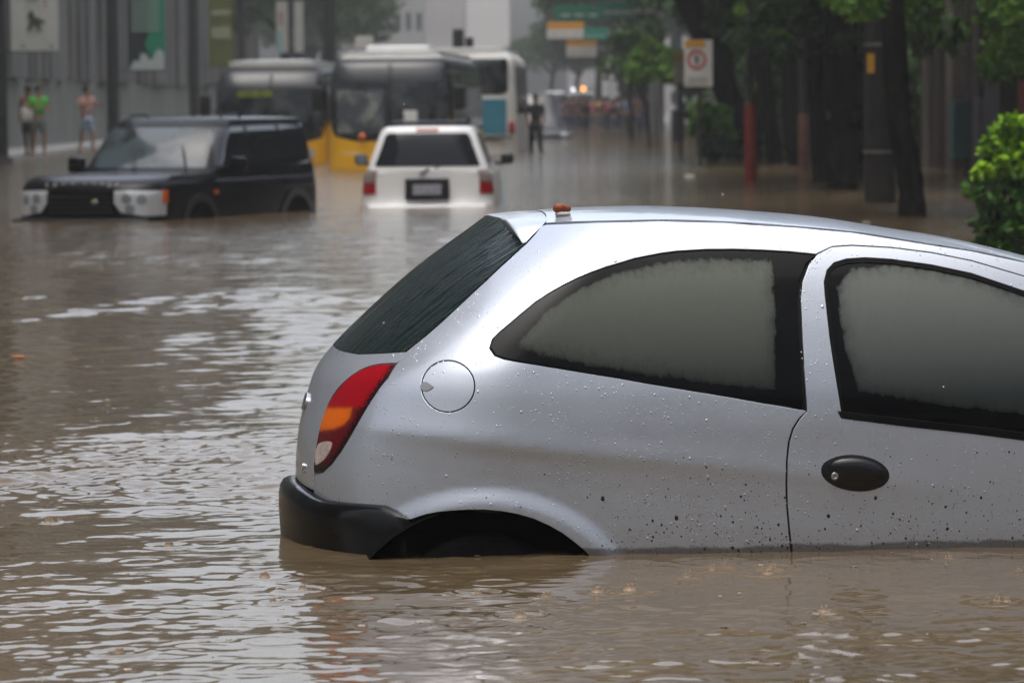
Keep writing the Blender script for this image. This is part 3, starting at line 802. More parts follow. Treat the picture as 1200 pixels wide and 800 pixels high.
# --- spoiler on the tailgate
# trailing edge follows the top of the rear window, the ends run down into the pillars
def spo():
    V = []; nv = 49
    pe = hull.raw(*glass_edge[-1]); pe = np.array(pe)                       # lower end on the pillar
    pg = hull.raw(*inv(634, 264))                                           # end on the gutter
    tipx = SPX
    for k in range(nv):
        v = -1 + 2 * k / (nv - 1); av = abs(v)
        y = -v * (abs(pe[1]) - .001)
        w0 = WT(xroof0)
        xa = float(seam_bow(v)) - .006; 
        za = float(ZT(xa)) + float(CRN(xa)) * (1 - min(1, abs(y) / w0) ** 2.3)
        if abs(y) > w0 * .96:
            q = (abs(y) - w0 * .96) / (abs(pe[1]) - w0 * .96)
        else: q = 0
        bl = max(0, (av - .62) / .38) ** 2.2
        # trailing edge
        xt_ = SPX * (1 - bl) + pe[0] * bl; zt_ = SPZ * (1 - bl) + pe[2] * bl
        xa_ = xa * (1 - q) + pe[0] * q; za_ = za * (1 - q) + pe[2] * q
        row = []
        A = np.array([xa_, y, za_]); B = np.array([xt_, y, zt_])
        sag = .004
        for u in (0, .15, .35, .55, .75, .9):
            p = A * (1 - u) + B * u; p[2] += sag * math.sin(PI * u) * (1 - q); row.append(p)
        th = .034 * (1 - bl * .96) + .001
        row += [B + [-.0, 0, .0], B + [-.004, 0, -.004], B + [-.002, 0, -th * .6], B + [.004, 0, -th], B + [.05 * (1 - bl) + .002, 0, -th * .9 - .004]]
        row.append(A + [-.01, 0, -.02])
        V += row
    n = len(row); Fc = []
    for i in range(nv - 1):
        for j in range(n - 1): Fc.append([i * n + j, (i + 1) * n + j, (i + 1) * n + j + 1, i * n + j + 1][::-1])
    me = mesh_np('spoiler', np.array(V), Fc); me.set_sharp_from_angle(angle=math.radians(38))
    return link('spoiler', me, PAINT, car)
SPX = float(hull.xr(.93)) + .062; SPZ = .955
SP = spo()
# aerial foot on the roof, rust brown
ax_, ay_ = xroof0 + .05, -.30
za = float(ZT(ax_)) + float(CRN(ax_)) * (1 - (.30 / WT(ax_)) ** 2.3)
RUST = noisy('aerial_brown', (.30, .07, .02), (.12, .03, .012), 60, .5, .3, dist=.004)
af = MB().lathe([(.022, 0), (.024, .006), (.018, .012)], (ax_ + .02, ay_, za), 18).build('aerial_base', mat('aerial_plinth', (.40, .36, .36), .4), car, True)
MB().ball((ax_ + .012, ay_, za + .022), .018, 3, (1.25, 1, .9)).ball((ax_ + .034, ay_ + .006, za + .021), .012, 3).build('aerial_stub', RUST, af, True)
# door mirror
for sd in (-1, 1):
    MB().box((2.42, sd * .90, .42), (.10, .20, .14), .04, seg=3).box((2.45, sd * .80, .37), (.06, .10, .04), .01).build('door_mirror', BUMPER, car, True)
# rear wiper
e = hull.P(np.array([.02, .30]), np.array([.60, .62]), np.array([.015, .012]))


# --- rain beads and mud specks (real drops standing on the metal)
_ge = sorted([(b, a) for a, b in glass_edge]); _gz = [a for a, b in _ge]; _gs = [b for a, b in _ge]
def drops(name, n, region, size, m, flat=.5, seed=3, off=0.0, dens=None):
    r = np.random.default_rng(seed); S_ = r.uniform(region[0], region[1], n * 3); Z_ = r.uniform(region[2], region[3], n * 3)
    ok = np.ones(len(S_), bool); q = np.stack([S_, Z_], -1)
    if dens is not None: ok &= r.uniform(0, 1, len(S_)) < dens(S_, Z_)
    ok &= ~((inpoly(q, qwin) | inpoly(q, dwin)) & (r.uniform(0, 1, len(S_)) < GLK))
    Pq = hull.raw(S_, Z_); ok &= (np.hypot(Pq[:, 0] - ARCX, Z_ + .304) > .452) & ~inpoly(q, np.array([(0, -.5)] + list(BT) + [(BT[-1][0], -.5)])) & ~((S_ < np.interp(Z_, _gz, _gs) + .01) & (Z_ > _gz[0]))
    S_, Z_ = S_[ok][:n], Z_[ok][:n]; q = np.stack([S_, Z_], -1)
    rad = size[0] * np.exp(r.normal(0, size[1], len(S_)))
    P = hull.P(S_, Z_, np.full(len(S_), off)); N = hull.N(S_, Z_)
    e1 = np.cross(N, np.array([0, 0, 1.0])); e1 /= np.linalg.norm(e1, axis=1, keepdims=True); e2 = np.cross(N, e1)
    V = []; Fc = []; NS = 8
    el = 1 + .5 * r.uniform(0, 1, len(S_))
    for i in range(len(S_)):
        b = len(V)
        for (rr, hh) in ((1, 0), (.75, .62)):
            for k in range(NS):
                a = k * 2 * PI / NS; V.append(P[i] + e1[i] * math.cos(a) * rr * rad[i] + e2[i] * math.sin(a) * rr * rad[i] * el[i] + N[i] * hh * rad[i] * flat)
        V.append(P[i] + N[i] * rad[i] * flat)
        for k in range(NS):
            k2 = (k + 1) % NS
            Fc.append([b + k, b + k2, b + NS + k2, b + NS + k]); Fc.append([b + NS + k, b + NS + k2, b + 2 * NS])
    me = mesh_np(name, V, Fc)
    bm = bmesh.new(); bm.from_mesh(me); bmesh.ops.recalc_face_normals(bm, faces=bm.faces); bm.to_mesh(me); bm.free()
    o = link(name, me, m, car); o['kind'] = 'stuff'; return o
GLK = 1.0
BEAD = mat('rain_bead', (.42, .45, .505), .20, .60, coat=.5)
sA, sB = .55, inv(1230, 560)[0]
clump = lambda S, Z: .35 + .65 * (np.sin(S * 9 + 3 * Z * 7) * np.sin(Z * 23 + S * 5) > .1)
drops('rain_beads', 2600, (sA, sB, .012, .88), (.0014, .40), BEAD, .34, 5, .0, clump)
GLK = 1.0
MUD = noisy('mud', (.018, .014, .010), (.05, .035, .022), 30, .8)
drops('mud_specks', 1500, (sA, sB, .0, .30), (.0012, .5), MUD, .3, 6, 0.0, lambda S, Z: np.exp(-np.abs(Z) / .085) * (S > inv(700, 640)[0]) + .05)
EXPOSURE = 0.42; HAZE = .0008
# ------------------------------------------------------------------ vehicle kit
def zpoly(h, pts, side=1):           # (x, z) on the flank -> (s, z)
    return [(h.s_at_x(x, z), z) for x, z in pts]
def epoly(h, pts, end):              # (y, z) on the rear or front -> (s, z), whole outline on |s| side decided by sign of y
    out = []
    for y, z in pts:
        ss = np.linspace(0, h.S * .5, 500) if end == 'rear' else np.linspace(h.S * .5, h.S, 500)
        P = h.raw(ss, np.full(500, z)); Y = np.abs(P[:, 1])
        if end == 'rear': s = float(np.interp(abs(y), Y, ss)); out.append((s if y <= 0 else -s, z))
        else:
            s = float(np.interp(abs(y), Y[::-1], ss[::-1])); out.append((s, z, 1 if y <= 0 else -1))
    return out
def front_panel(name, h, pts, off, m, parent, res=.05, **k):
    """panel that may cross the centre line of the front"""
    q = epoly(h, pts, 'front')
    poly = [((s if sg > 0 else 2 * h.S - s), z) for s, z, sg in q]
    class FH: pass
    f = Hull.__new__(Hull); f.__dict__.update(h.__dict__)
    def raw(s, z, h=h):
        s = np.asarray(s, float); w = s > h.S; s2 = np.where(w, -(2 * h.S - s), s)
        s2 = np.where(np.abs(s2) < 1e-9, 1e-9, s2); return Hull.raw(h, s2, z)
    f.raw = raw
    return panel(name, f, poly, [], off, m, parent, res=res, **k)
def body_mesh(name, h, z0, z1, m, parent, crown=.05, nz=24, ns=120, fore=0.0):
    ss = np.linspace(-h.S, h.S, 2 * ns + 1)[:-1]; V = []; Fc = []
    zs = z1 - (z1 - z0) * np.linspace(1, 0, nz) ** 1.5
    for z in zs: V += list(h.raw(ss, np.full(len(ss), z)))
    n = len(ss); last = np.array(V[-n:]); xm = last[:, 0].mean()
    C = np.array([xm, 0, 0])
    for k, t_ in enumerate((.985, .95, .86, .7, .5, .25)):
        q = last.copy(); q[:, 1] = last[:, 1] * t_; q[:, 0] = xm + (last[:, 0] - xm) * (t_ + (1 - t_) * .0)
        q[:, 2] = z1 + crown * (1 - t_ ** 2.4) - fore * (q[:, 0] - xm) * (1 - t_) ; V += list(q)
    V.append(np.array([xm, 0, z1 + crown])); nr = len(zs) + 6
    for i in range(nr - 1):
        for j in range(n):
            j2 = (j + 1) % n; Fc.append([i * n + j, i * n + j2, (i + 1) * n + j2, (i + 1) * n + j])
    for j in range(n): Fc.append([(nr - 1) * n + j, (nr - 1) * n + (j + 1) % n, len(V) - 1])
    me = mesh_np(name, V, Fc); me.set_sharp_from_angle(angle=math.radians(50))
    return link(name, me, m, parent)
def glassm(name, c=(.012, .014, .016), rough=.06, patch=None):
    m = mat(name, c, rough, coat=.6); t = NT(m); v = t.coords((1, 1, 1)); f = t.noise(v, 2.2, 3, .6)
    if patch: t.l(t.ramp(f, [(.46, c), (.62, patch)]), t.b.inputs['Base Color'])
    return m
BLK = mat('black_car_paint', (.004, .004, .005), .25, coat=.12); BLK.node_tree.nodes['Principled BSDF'].inputs['Specular IOR Level'].default_value = .15
WHT = noisy('white_car_paint', (.76, .77, .77), (.82, .83, .83), 4, .3, coat=.6)
YEL = noisy('bus_yellow', (.80, .42, .008), (.88, .48, .012), 2, .35, coat=.4)
BWH = noisy('bus_white', (.62, .63, .61), (.72, .72, .70), 2, .4, coat=.3)
TINT = glassm('tinted_glass', (.012, .014, .018)); BGL = glassm('bus_glass', (.008, .009, .010), .08, (.045, .052, .058))  # bus glass: mottled reflections painted into its colour
CLRG = mat('clear_lamp', (.62, .64, .66), .15, .4, coat=1); AMB = mat('amber_lamp', (.55, .11, .01), .25, coat=.6); REDL = mat('red_lamp', (.30, .006, .01), .2, coat=.8)
DPL = mat('dark_plastic', (.012, .012, .013), .45); PLATE = noisy('plate_face', (.36, .37, .42), (.26, .27, .34), 22, .5, lo=.45, hi=.55)
STEEL = mat('dull_steel', (.22, .22, .22), .45, .7)

# ------------------------------------------------------------------ black off-roader (front towards us)
blk = thing('off_road_car', 'black boxy off-road car with white and amber headlights, water up to its bumper', 'car', (0, 0, 0), 0)
ang = math.radians(-90 - 20.5)
c1 = ground(178, 259); 
BL = 5.0
lo = Hull(BL, .90, .45, .50, 3.0, spl([-.8, 0, .3, .42, .5], [.90, .91, .905, .885, .84]), spl([-.8, .5], [0, .03]), spl([-.8, -.05, .0, .30, .40, .46, .5], [BL + .03, BL + .03, BL, BL - .01, BL - .06, BL - .16, BL - .34]), .5, 1.0)
cb = Hull(3.45, .86, .42, .42, 3.2, spl([.4, .55, .8, 1.0, 1.1, 1.15], [.88, .86, .80, .75, .71, .66]), spl([.4, 1.15], [.02, .14]), spl([.4, .50, 1.05, 1.15], [3.60, 3.42, 2.78, 2.60]), .6, 1.6)
e = Matrix.Rotation(ang, 3, 'Z'); pc = e @ Vector((BL - .12, .84, 0)); blk.rotation_euler = (0, 0, ang); blk.location = (c1.x - pc.x, c1.y - pc.y, 0)
body = body_mesh('lower_body', lo, -.78, .5, BLK, blk, .045, fore=0)
cab = body_mesh('cabin', cb, .42, 1.13, BLK, blk, .03)
front_panel('windscreen', cb, [(-.74, .57), (.74, .57), (.66, 1.03), (-.66, 1.03)], .004, glassm('windscreen_reflections', (.05, .068, .075), .08, (.015, .02, .02)), blk, .06)  # sky and branch reflections painted into the screen colour
for sd in (False, True):
    panel('front_side_window', cb, zpoly(cb, [(2.15, .58), (3.12, .58), (2.72, 1.03), (2.15, 1.04)]), [], .004, TINT, blk, res=.06, mirror=sd)
    panel('rear_side_window', cb, zpoly(cb, [(1.20, .58), (2.05, .58), (2.05, 1.04), (1.20, 1.05)]), [], .004, TINT, blk, res=.06, mirror=sd)
    panel('cargo_window', cb, zpoly(cb, [(.34, .58), (1.10, .58), (1.10, 1.05), (.40, 1.06)]), [], .004, TINT, blk, res=.06, mirror=sd)
    hq = epoly(lo, [(-.42, .34), (-.42, .20), (-.50, .10), (-.74, .055), (-.74, .34)], 'front'); S1 = hq[-1][0]
    poly = [(s, z) for s, z, _ in hq[:4]] + [(lo.S - 1.05, .06), (lo.S - 1.08, .33)] + [(s, z) for s, z, _ in hq[:1]]
    hd = panel('headlight', lo, poly[:-1], [], .008, CLRG, blk, res=.05, mirror=sd)
    panel('indicator', lo, [(lo.S - .99, .20), (lo.S - 1.09, .20), (lo.S - 1.09, .34), (lo.S - .99, .34)], [], .014, AMB, hd, res=.04, mirror=sd)
    for (yy, zz) in ((-.56, .25), (-.72, .24), (-.60, .13)):
        q = epoly(lo, [(yy, zz)], 'front')[0]
        rp = [(q[0] + .055 * math.cos(a), zz + .055 * math.sin(a)) for a in np.linspace(0, 2 * PI, 12, endpoint=False)]
        panel('lamp_bowl', lo, rp, [], .013, mat('lamp_bowl', (.28, .32, .34), .15, .5, coat=1), hd, res=.03, mirror=sd)
    y = .9 if sd else -.9
    mm = MB().box((2.95, y * 1.16, .60), (.13, .20, .19), .04, seg=3).box((2.97, y * 1.03, .55), (.06, .16, .05), .01).build('door_mirror', BLK, blk, True)
    panel('mirror_glass', cb, [(cb.s_at_x(2.98, .60), .59), (cb.s_at_x(2.99, .60), .59), (cb.s_at_x(2.99, .60), .6)], [], .0, STEEL, mm, res=.02, mirror=sd) if False else None
    for xx in (.95, 3.75):
        y_ = .80 * (1 if sd else -1)
        wheel(blk, xx, y_, -.38, .38, .24, STEEL)
    # wheel arch lips
    for xx in (.95, 3.75):
        po = [(lo.s_at_x(xx + .55 * math.cos(a), -.27 + .55 * math.sin(a)), -.27 + .55 * math.sin(a)) for a in np.linspace(PI * 1.08, -.08 * PI, 24)]
        pi_ = [(lo.s_at_x(xx + .47 * math.cos(a), -.27 + .47 * math.sin(a)), -.27 + .47 * math.sin(a)) for a in np.linspace(-.08 * PI, PI * 1.08, 24)]
        panel('arch_lip', lo, po + pi_, [], .03, mat('arch_plastic', (.016, .017, .019), .35, coat=.2), blk, res=.05, mirror=sd)
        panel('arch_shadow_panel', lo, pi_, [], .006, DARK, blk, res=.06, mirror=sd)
    panel('side_repeater', lo, zpoly(lo, [(3.22, .27), (3.32, .27), (3.32, .31), (3.22, .31)]), [], .01, AMB, blk, res=.03, mirror=sd)
    panel('tail_light', lo, [(.55, .05), (.85, .05), (.85, .36), (.55, .36)], [], .01, REDL, blk, res=.05, mirror=sd)
    for k in (2.1, 1.12):
        panel('door_handle', lo, zpoly(lo, [(k, .36), (k + .2, .36), (k + .2, .39), (k, .39)]), [], .03, BLK, blk, res=.03, mirror=sd)
    pass
MB().box((BL - .02, 0, -.02), (.16, 1.66, .09), .03, seg=3).build('front_bumper', DPL, blk, True)
mbg = MB()
for k in range(4): mbg.box((BL - .008, 0, .10 + k * .055), (.05, .80, .026), .006)
front_panel('grille', lo, [(-.42, .06), (.42, .06), (.42, .31), (-.42, .31)], .004, DARK, blk, .05)
mbg.build('grille_slats', DPL, blk, True)
MB().ball((BL + .03, .20, .215), .035, 2, (.35, 1.3, .8)).build('badge', mat('badge_green', (.25, .34, .22), .3, .4), blk, True)
lt = text_mesh('L  A  N  D    R  O  V  E  R', .085, .003, .002); lo_ = link('bonnet_lettering', lt, mat('letter_grey', (.20, .20, .20), .4), blk)
lo_.matrix_local = Matrix.Translation((BL - .075, 0, .405)) @ Matrix(((0, -.55, .83, 0), (1, 0, 0, 0), (0, .83, .55, 0), (0, 0, 0, 1)))
for y0, y1, za in ((-.05, -.55, .98), (.62, .12, .93)):
    MB().tube([(3.50, y0, .56), (3.10, y1 + (.28), za - .10)], [.012, .009], 6).build('wiper', DPL, blk, True)
for sd in (-1, 1): MB().tube([(1.9, sd * .60, 1.15), (2.0, sd * .60, 1.185), (2.4, sd * .60, 1.175), (2.5, sd * .60, 1.12)], .014, 8).build('roof_rail', DPL, blk, True)

# ------------------------------------------------------------------ white estate (rear towards us)
wc = ground(500, 241.5); 
wh = thing('estate_car', 'white off-road estate seen from behind, dark rear window and water up to its tailgate', 'car', (wc.x + .01, wc.y, 0), math.radians(90 - 1.2))
wl_ = Hull(4.5, .84, .42, .45, 3.2, spl([-.7, -.1, .2, .38, .46], [.83, .845, .84, .82, .77]), spl([-.7, -.02, .0, .46], [-.02, -.02, .03, .05]), spl([-.7, .2, .46], [4.5, 4.5, 4.2]), .6, 1.0)
wb_ = Hull(3.2, .80, .36, .40, 3.4, spl([.36, .45, .55, .75, .90, .97, 1.0], [.80, .775, .74, .665, .61, .565, .50]), spl([.36, .45, .95, 1.0], [.045, .06, .20, .24]), spl([.36, .5, 1.0], [3.25, 3.1, 2.45]), .5, 1.4)
body_mesh('lower_body', wl_, -.65, .455, WHT, wh, .02); body_mesh('cabin', wb_, .40, .995, WHT, wh, .025)
rw = epoly(wb_, [(-.66, .50), (-.655, .53), (-.53, .88), (-.49, .91), (.49, .91), (.53, .88), (.655, .53), (.66, .50)], 'rear')
panel('rear_window', wb_, rw, [], .006, TINT, wh, res=.05)
panel('brake_light', wb_, epoly(wb_, [(-.14, .93), (.14, .93), (.14, .975), (-.14, .975)], 'rear'), [], .006, mat('brake_pink', (.42, .22, .21), .4), wh, res=.05)
MB().box((-.015, 0, .21), (.05, .56, .27), .012).build('plate_frame', DPL, wh, True)
MB().box((-.045, 0, .205), (.02, .36, .13), .004).build('number_plate', PLATE, wh)
for sd in (1, -1):
    q = [(.60, .06), (.88, .06), (.88, .14), (.60, .14)]
    tl = panel('tail_light', wl_, [(.66, .15), (.90, .15), (.88, .46), (.68, .44)], [], .012, REDL, wh, res=.04, mirror=sd < 0)
    panel('upper_lens', wl_, [(.665, .30), (.895, .30), (.88, .455), (.68, .435)], [], .018, mat('smoked_lens', (.24, .20, .19), .25, coat=.6), tl, res=.04, mirror=sd < 0)
    MB().box((2.3, sd * .96, .56), (.12, .17, .145), .045, seg=3).box((2.33, sd * .86, .50), (.05, .14, .04), .01).build('door_mirror', DPL, wh, True)
    MB().box((2.235, sd * .96, .56), (.006, .13, .11), .002).build('mirror_glass', mat('mirror_glass', (.30, .36, .42), .1, .8), wh.children[-1])
    for xx in (.95, 3.6): wheel(wh, xx, sd * .74, -.35, .36, .22, STEEL)
    panel('side_window', wb_, zpoly(wb_, [(.5, .52), (2.6, .52), (2.2, .90), (.6, .90)]), [], .004, TINT, wh, res=.08, mirror=sd < 0)
    MB().box((-.06, sd * .72, -.03), (.10, .18, .07), .02).build('bumper_end', DPL, wh, True)
MB().box((-.045, 0, -.04), (.12, 1.5, .12), .03, seg=3).build('rear_bumper', WHT, wh, True)
MB().box((1.35, 0, 1.045), (1.5, 1.02, .035), .012).box((.7, .5, 1.06), (.05, .04, .08)).box((.7, -.5, 1.06), (.05, .04, .08)).build('roof_rack', DPL, wh, True)
MB().tube([(.05, -.02, .47), (.02, .10, .40)], .012, 6).build('wiper', DPL, wh, True)
MB().tube([(.06, -.10, .48), (.14, -.42, .58)], .008, 6).build('wiper_blade', DPL, wh, True)

# ------------------------------------------------------------------ buses
def bus(root, L, zr, low, pan=None, zsp=1.05):
    h = Hull(L, 1.25, .40, .38, 3.4, spl([-.9, .3, 1.0, 1.7, zr - .22, zr - .08, zr], [1.25, 1.25, 1.24, 1.21, 1.17, 1.10, .98]), spl([-.9, zr - .3, zr], [0, .04, .16]), spl([-.9, .6, 1.6, zr - .2, zr], [L, L, L - .12, L - .28, L - .5]), .8, 1.4)
    body_mesh('lower_body', h, -.75, zsp, low, root, .02, nz=12, ns=160); body_mesh('upper_body', h, zsp - .03, zr, pan or DPL, root, .06, nz=12, ns=160)
    return h
yb_c = ground(457, 197)
ybus = thing('city_bus', 'yellow city bus with a white roof facing us behind the white car', 'bus', (0, 0, 0), 0, 'buses stranded in the flood')
a_ = math.radians(-93.0); YL = 11.0; zr = 2.34
e = Matrix.Rotation(a_, 3, 'Z') @ Vector((YL, 0, 0)); ybus.rotation_euler = (0, 0, a_); ybus.location = (yb_c.x - e.x, yb_c.y - e.y, 0)
hb = bus(ybus, YL, zr - .12, YEL)
def roof_cap(h, zr_, root, m):
    c = Hull.__new__(Hull); c.__dict__.update(h.__dict__)
    return body_mesh('roof', c, zr_ - .15, zr_ - .02, m, root, .07, nz=4, ns=120)
def bus_front(h, root, low, z_sill, zr_, sign_m, curve=True):
    W1 = 1.14
    scr = [(-W1, z_sill + .35), (-W1 + .12, z_sill + .1), (-.7, z_sill), (.7, z_sill), (W1 - .12, z_sill + .1), (W1, z_sill + .35), (W1 - .02, zr_ - .28), (-W1 + .02, zr_ - .28)]
    front_panel('windscreen', h, scr, .008, BGL, root, .10)
    front_panel('front_surround', h, [(-1.21, z_sill + .3), (-1.1, z_sill + .02), (-.7, z_sill - .08), (.7, z_sill - .08), (1.1, z_sill + .02), (1.21, z_sill + .3), (1.14, zr_ - .18), (-1.14, zr_ - .18)], .003, DPL, root, .10)
    for sd_ in (False, True): panel('window_band', h, zpoly(h, [(.4, z_sill + .1), (h.LT - .35, z_sill + .1), (h.LT - .6, zr_ - .2), (.4, zr_ - .2)]), [], .002, DPL, root, res=.2, mirror=sd_)
    front_panel('destination_window', h, [(-1.02, zr_ - .62), (1.02, zr_ - .62), (.98, zr_ - .24), (-.98, zr_ - .24)], .018, mat('dest_glass', (.032, .036, .042), .3, coat=.3), root, .10)
    front_panel('centre_pillar', h, [(-.03, z_sill), (.03, z_sill), (.03, zr_ - .28), (-.03, zr_ - .28)], .022, DPL, root, .10)
    for sd in (1, -1):
        x_ = h.LT + .12
        mm = MB().tube([(h.LT - .1, sd * 1.15, zr_ - .45), (x_ + .1, sd * 1.38, zr_ - .5), (x_ + .1, sd * 1.42, zr_ - .7)], .025, 8).box((x_ + .1, sd * 1.42, zr_ - .95), (.12, .24, .50), .05, seg=3)
        mm.build('mirror', DPL, root, True)
        front_panel('headlight', h, [(sd * -.95, .1), (sd * -.62, .1), (sd * -.62, .3), (sd * -.95, .3)], .012, CLRG, root, .08) if sd < 0 else front_panel('headlight', h, [(-.62, .1), (-.95, .1), (-.95, .3), (-.62, .3)], .012, CLRG, root, .08)
        MB().tube([(h.LT + .0, sd * .5, z_sill + .02), (h.LT - .03, sd * .1, z_sill + .75)], .015, 6).build('wiper', DPL, root, True)
def bus_side(h, root, z0, z1, x0, x1, n, m=None):
    for sd in (False, True):
        w_ = (x1 - x0) / n
        for k in range(n):
            a, b = x0 + k * w_ + .05, x0 + (k + 1) * w_ - .05
            panel('side_window', h, zpoly(h, [(a, z0), (b, z0), (b, z1), (a, z1)]), [], .006, m or BGL, root, res=.16, mirror=sd)
bus_front(hb, ybus, YEL, .62, zr, None); bus_side(hb, ybus, .78, 1.95, .5, 10.4, 8)
roof_cap(hb, zr, ybus, BWH)
hb2 = [(z, ) for z in ()]
MB().box((YL - 3, 0, zr + .06), (1.6, 1.3, .14), .05, seg=3).build('roof_vent', BWH, ybus, True)
front_panel('driver_sign', hb, [(.28, .86), (.55, .86), (.55, 1.14), (.28, 1.14)], .02, mat('paper_white', (.6, .6, .58), .7), ybus, .06)
for yy in (-.55,): MB().ball((YL - .02, yy, .62), .09, 2).build('marker_lamp', AMB, ybus, True)
front_panel('door_pane', hb, [(-1.05, .7), (-.12, .7), (-.12, 1.55), (-1.05, 1.55)], .014, glassm('door_pane', (.06, .07, .08), .1, (.20, .21, .20)), ybus, .1)
front_panel('front_apron', hb, [(-1.2, -.3), (1.2, -.3), (1.2, .28), (-1.2, .28)], .03, YEL, ybus, .1)

# left bus
lb_c = ground(318, 191)
lbus = thing('city_bus', 'yellow city bus with dark windscreen and white roof behind the black car', 'bus', (0, 0, 0), 0, 'buses stranded in the flood')
a_ = math.radians(-91.5); e = Matrix.Rotation(a_, 3, 'Z') @ Vector((11, 0, 0)); lbus.rotation_euler = (0, 0, a_); lbus.location = (lb_c.x - e.x, lb_c.y - e.y, 0)
hl_ = bus(lbus, 11, 2.10, YEL)
bus_front(hl_, lbus, YEL, .52, 2.22, None); bus_side(hl_, lbus, .78, 1.8, .5, 10.4, 8); roof_cap(hl_, 2.26, lbus, BWH)
LED = mat('led_sign', (.02, .02, .01), .5, emit=(.55, .65, .08), es=.35); t = NT(LED); wq_ = t.noise(t.coords((1, 9, 2)), 1.5, 3, .6); t.l(t.math('MULTIPLY', t.ramp(wq_, [(.42, 0), (.5, 1)]), .10), t.b.inputs['Emission Strength'])
MB().box((10.985, -.35, 1.52), (.03, .78, .15), .01).build('destination_sign', LED, lbus)
MB().box((10.9, .75, 1.0), (.02, .55, .6), .01).build('window_poster', mat('poster_blue', (.16, .22, .26), .3, coat=.5), lbus)

# white coach, rear towards us
wbc = ground(546, 181.5)
cch = thing('coach', 'white coach seen from behind with a blue panel and a red tail light', 'bus', (wbc.x + .02, wbc.y, 0), math.radians(90 - 1.7), 'buses stranded in the flood')
hc = bus(cch, 12, 2.52, BWH, BWH)
panel('rear_window', hc, epoly(hc, [(-1.02, 1.55), (-1.02, 2.3), (-.96, 2.36), (.96, 2.36), (1.02, 2.3), (1.02, 1.55), (.9, 1.48), (-.9, 1.48)], 'rear'), [], .01, BGL, cch, res=.1)
panel('rear_cover', hc, epoly(hc, [(-1.08, .42), (-1.08, 1.42), (1.0, 1.42), (1.0, .42)], 'rear'), [], .012, mat('coach_cover', (.66, .67, .65), .4), cch, res=.1)
panel('blue_panel', hc, epoly(hc, [(-.98, .50), (-.98, 1.36), (-.32, 1.36), (-.32, .50)], 'rear'), [], .022, noisy('coach_blue', (.04, .20, .30), (.05, .24, .35), 2, .4), cch, res=.1)
MB().box((-.02, .0, .42), (.06, 2.1, .06), .01).build('bumper_strip', DPL, cch)
for sd in (1, -1): MB().box((.06, sd * 1.12, .66), (.14, .16, .28), .04).build('tail_light', REDL, cch, True)
bus_side(hc, cch, 1.0, 2.2, .4, 11.6, 7); roof_cap(hc, 2.64, cch, BWH)

# ------------------------------------------------------------------ setting: ground, pavements
ROAD = noisy('asphalt', (.045, .043, .04), (.06, .058, .055), 8, .8, .3)
tag(MB().box((0, 400, -.9), (1600, 1800, .2)).build('road', ROAD), kind='structure')
PAVE = noisy('pavement_concrete', (.26, .25, .23), (.34, .33, .30), 3, .8, .2)
tag(MB().box((-15.0, 197, -.38), (4.4, 366, .90), .02).build('pavement', PAVE), kind='structure')
KERB = noisy('kerb_stone', (.40, .40, .38), (.50, .50, .47), 4, .8, .2)
tag(MB().box((-12.65, 197, -.37), (.28, 366, .95), .02).build('kerb', KERB), kind='structure')
tag(MB().box((11.3, 150, -.52), (10.6, 230, .9), .02).build('pavement', noisy('muddy_pavement', (.09, .055, .03), (.15, .095, .06), 3, .5)), kind='structure')

# ------------------------------------------------------------------ left wall
WLOW = noisy('wall_render', (.17, .175, .155), (.23, .235, .21), .8, .85, .3, stretch=(1, 1, .5))
WUP = noisy('wall_cladding', (.11, .11, .103), (.20, .20, .19), .9, .75, .2, stretch=(1, 1, .2))
wall = thing('street_wall', 'long grey wall with ribbed upper cladding along the left pavement', 'wall', (-14.6, 60, 0))
MB().box((-.2, 70, .75), (.4, 230, 2.9), .02).build('wall_base', WLOW, wall)
mb = MB(); y = -45.0; r_ = random.Random(4)
while y < 185:
    w_ = r_.choice((.6, .9, 1.4, 2.0)); dd = r_.choice((.05, .12, .22, .3))
    mb.box((-.25 + dd / 2, y + w_ / 2, 13.1), (.4 + dd, w_ - .03, 22.0), .01); y += w_
cl = mb.build('cladding', WUP, wall)

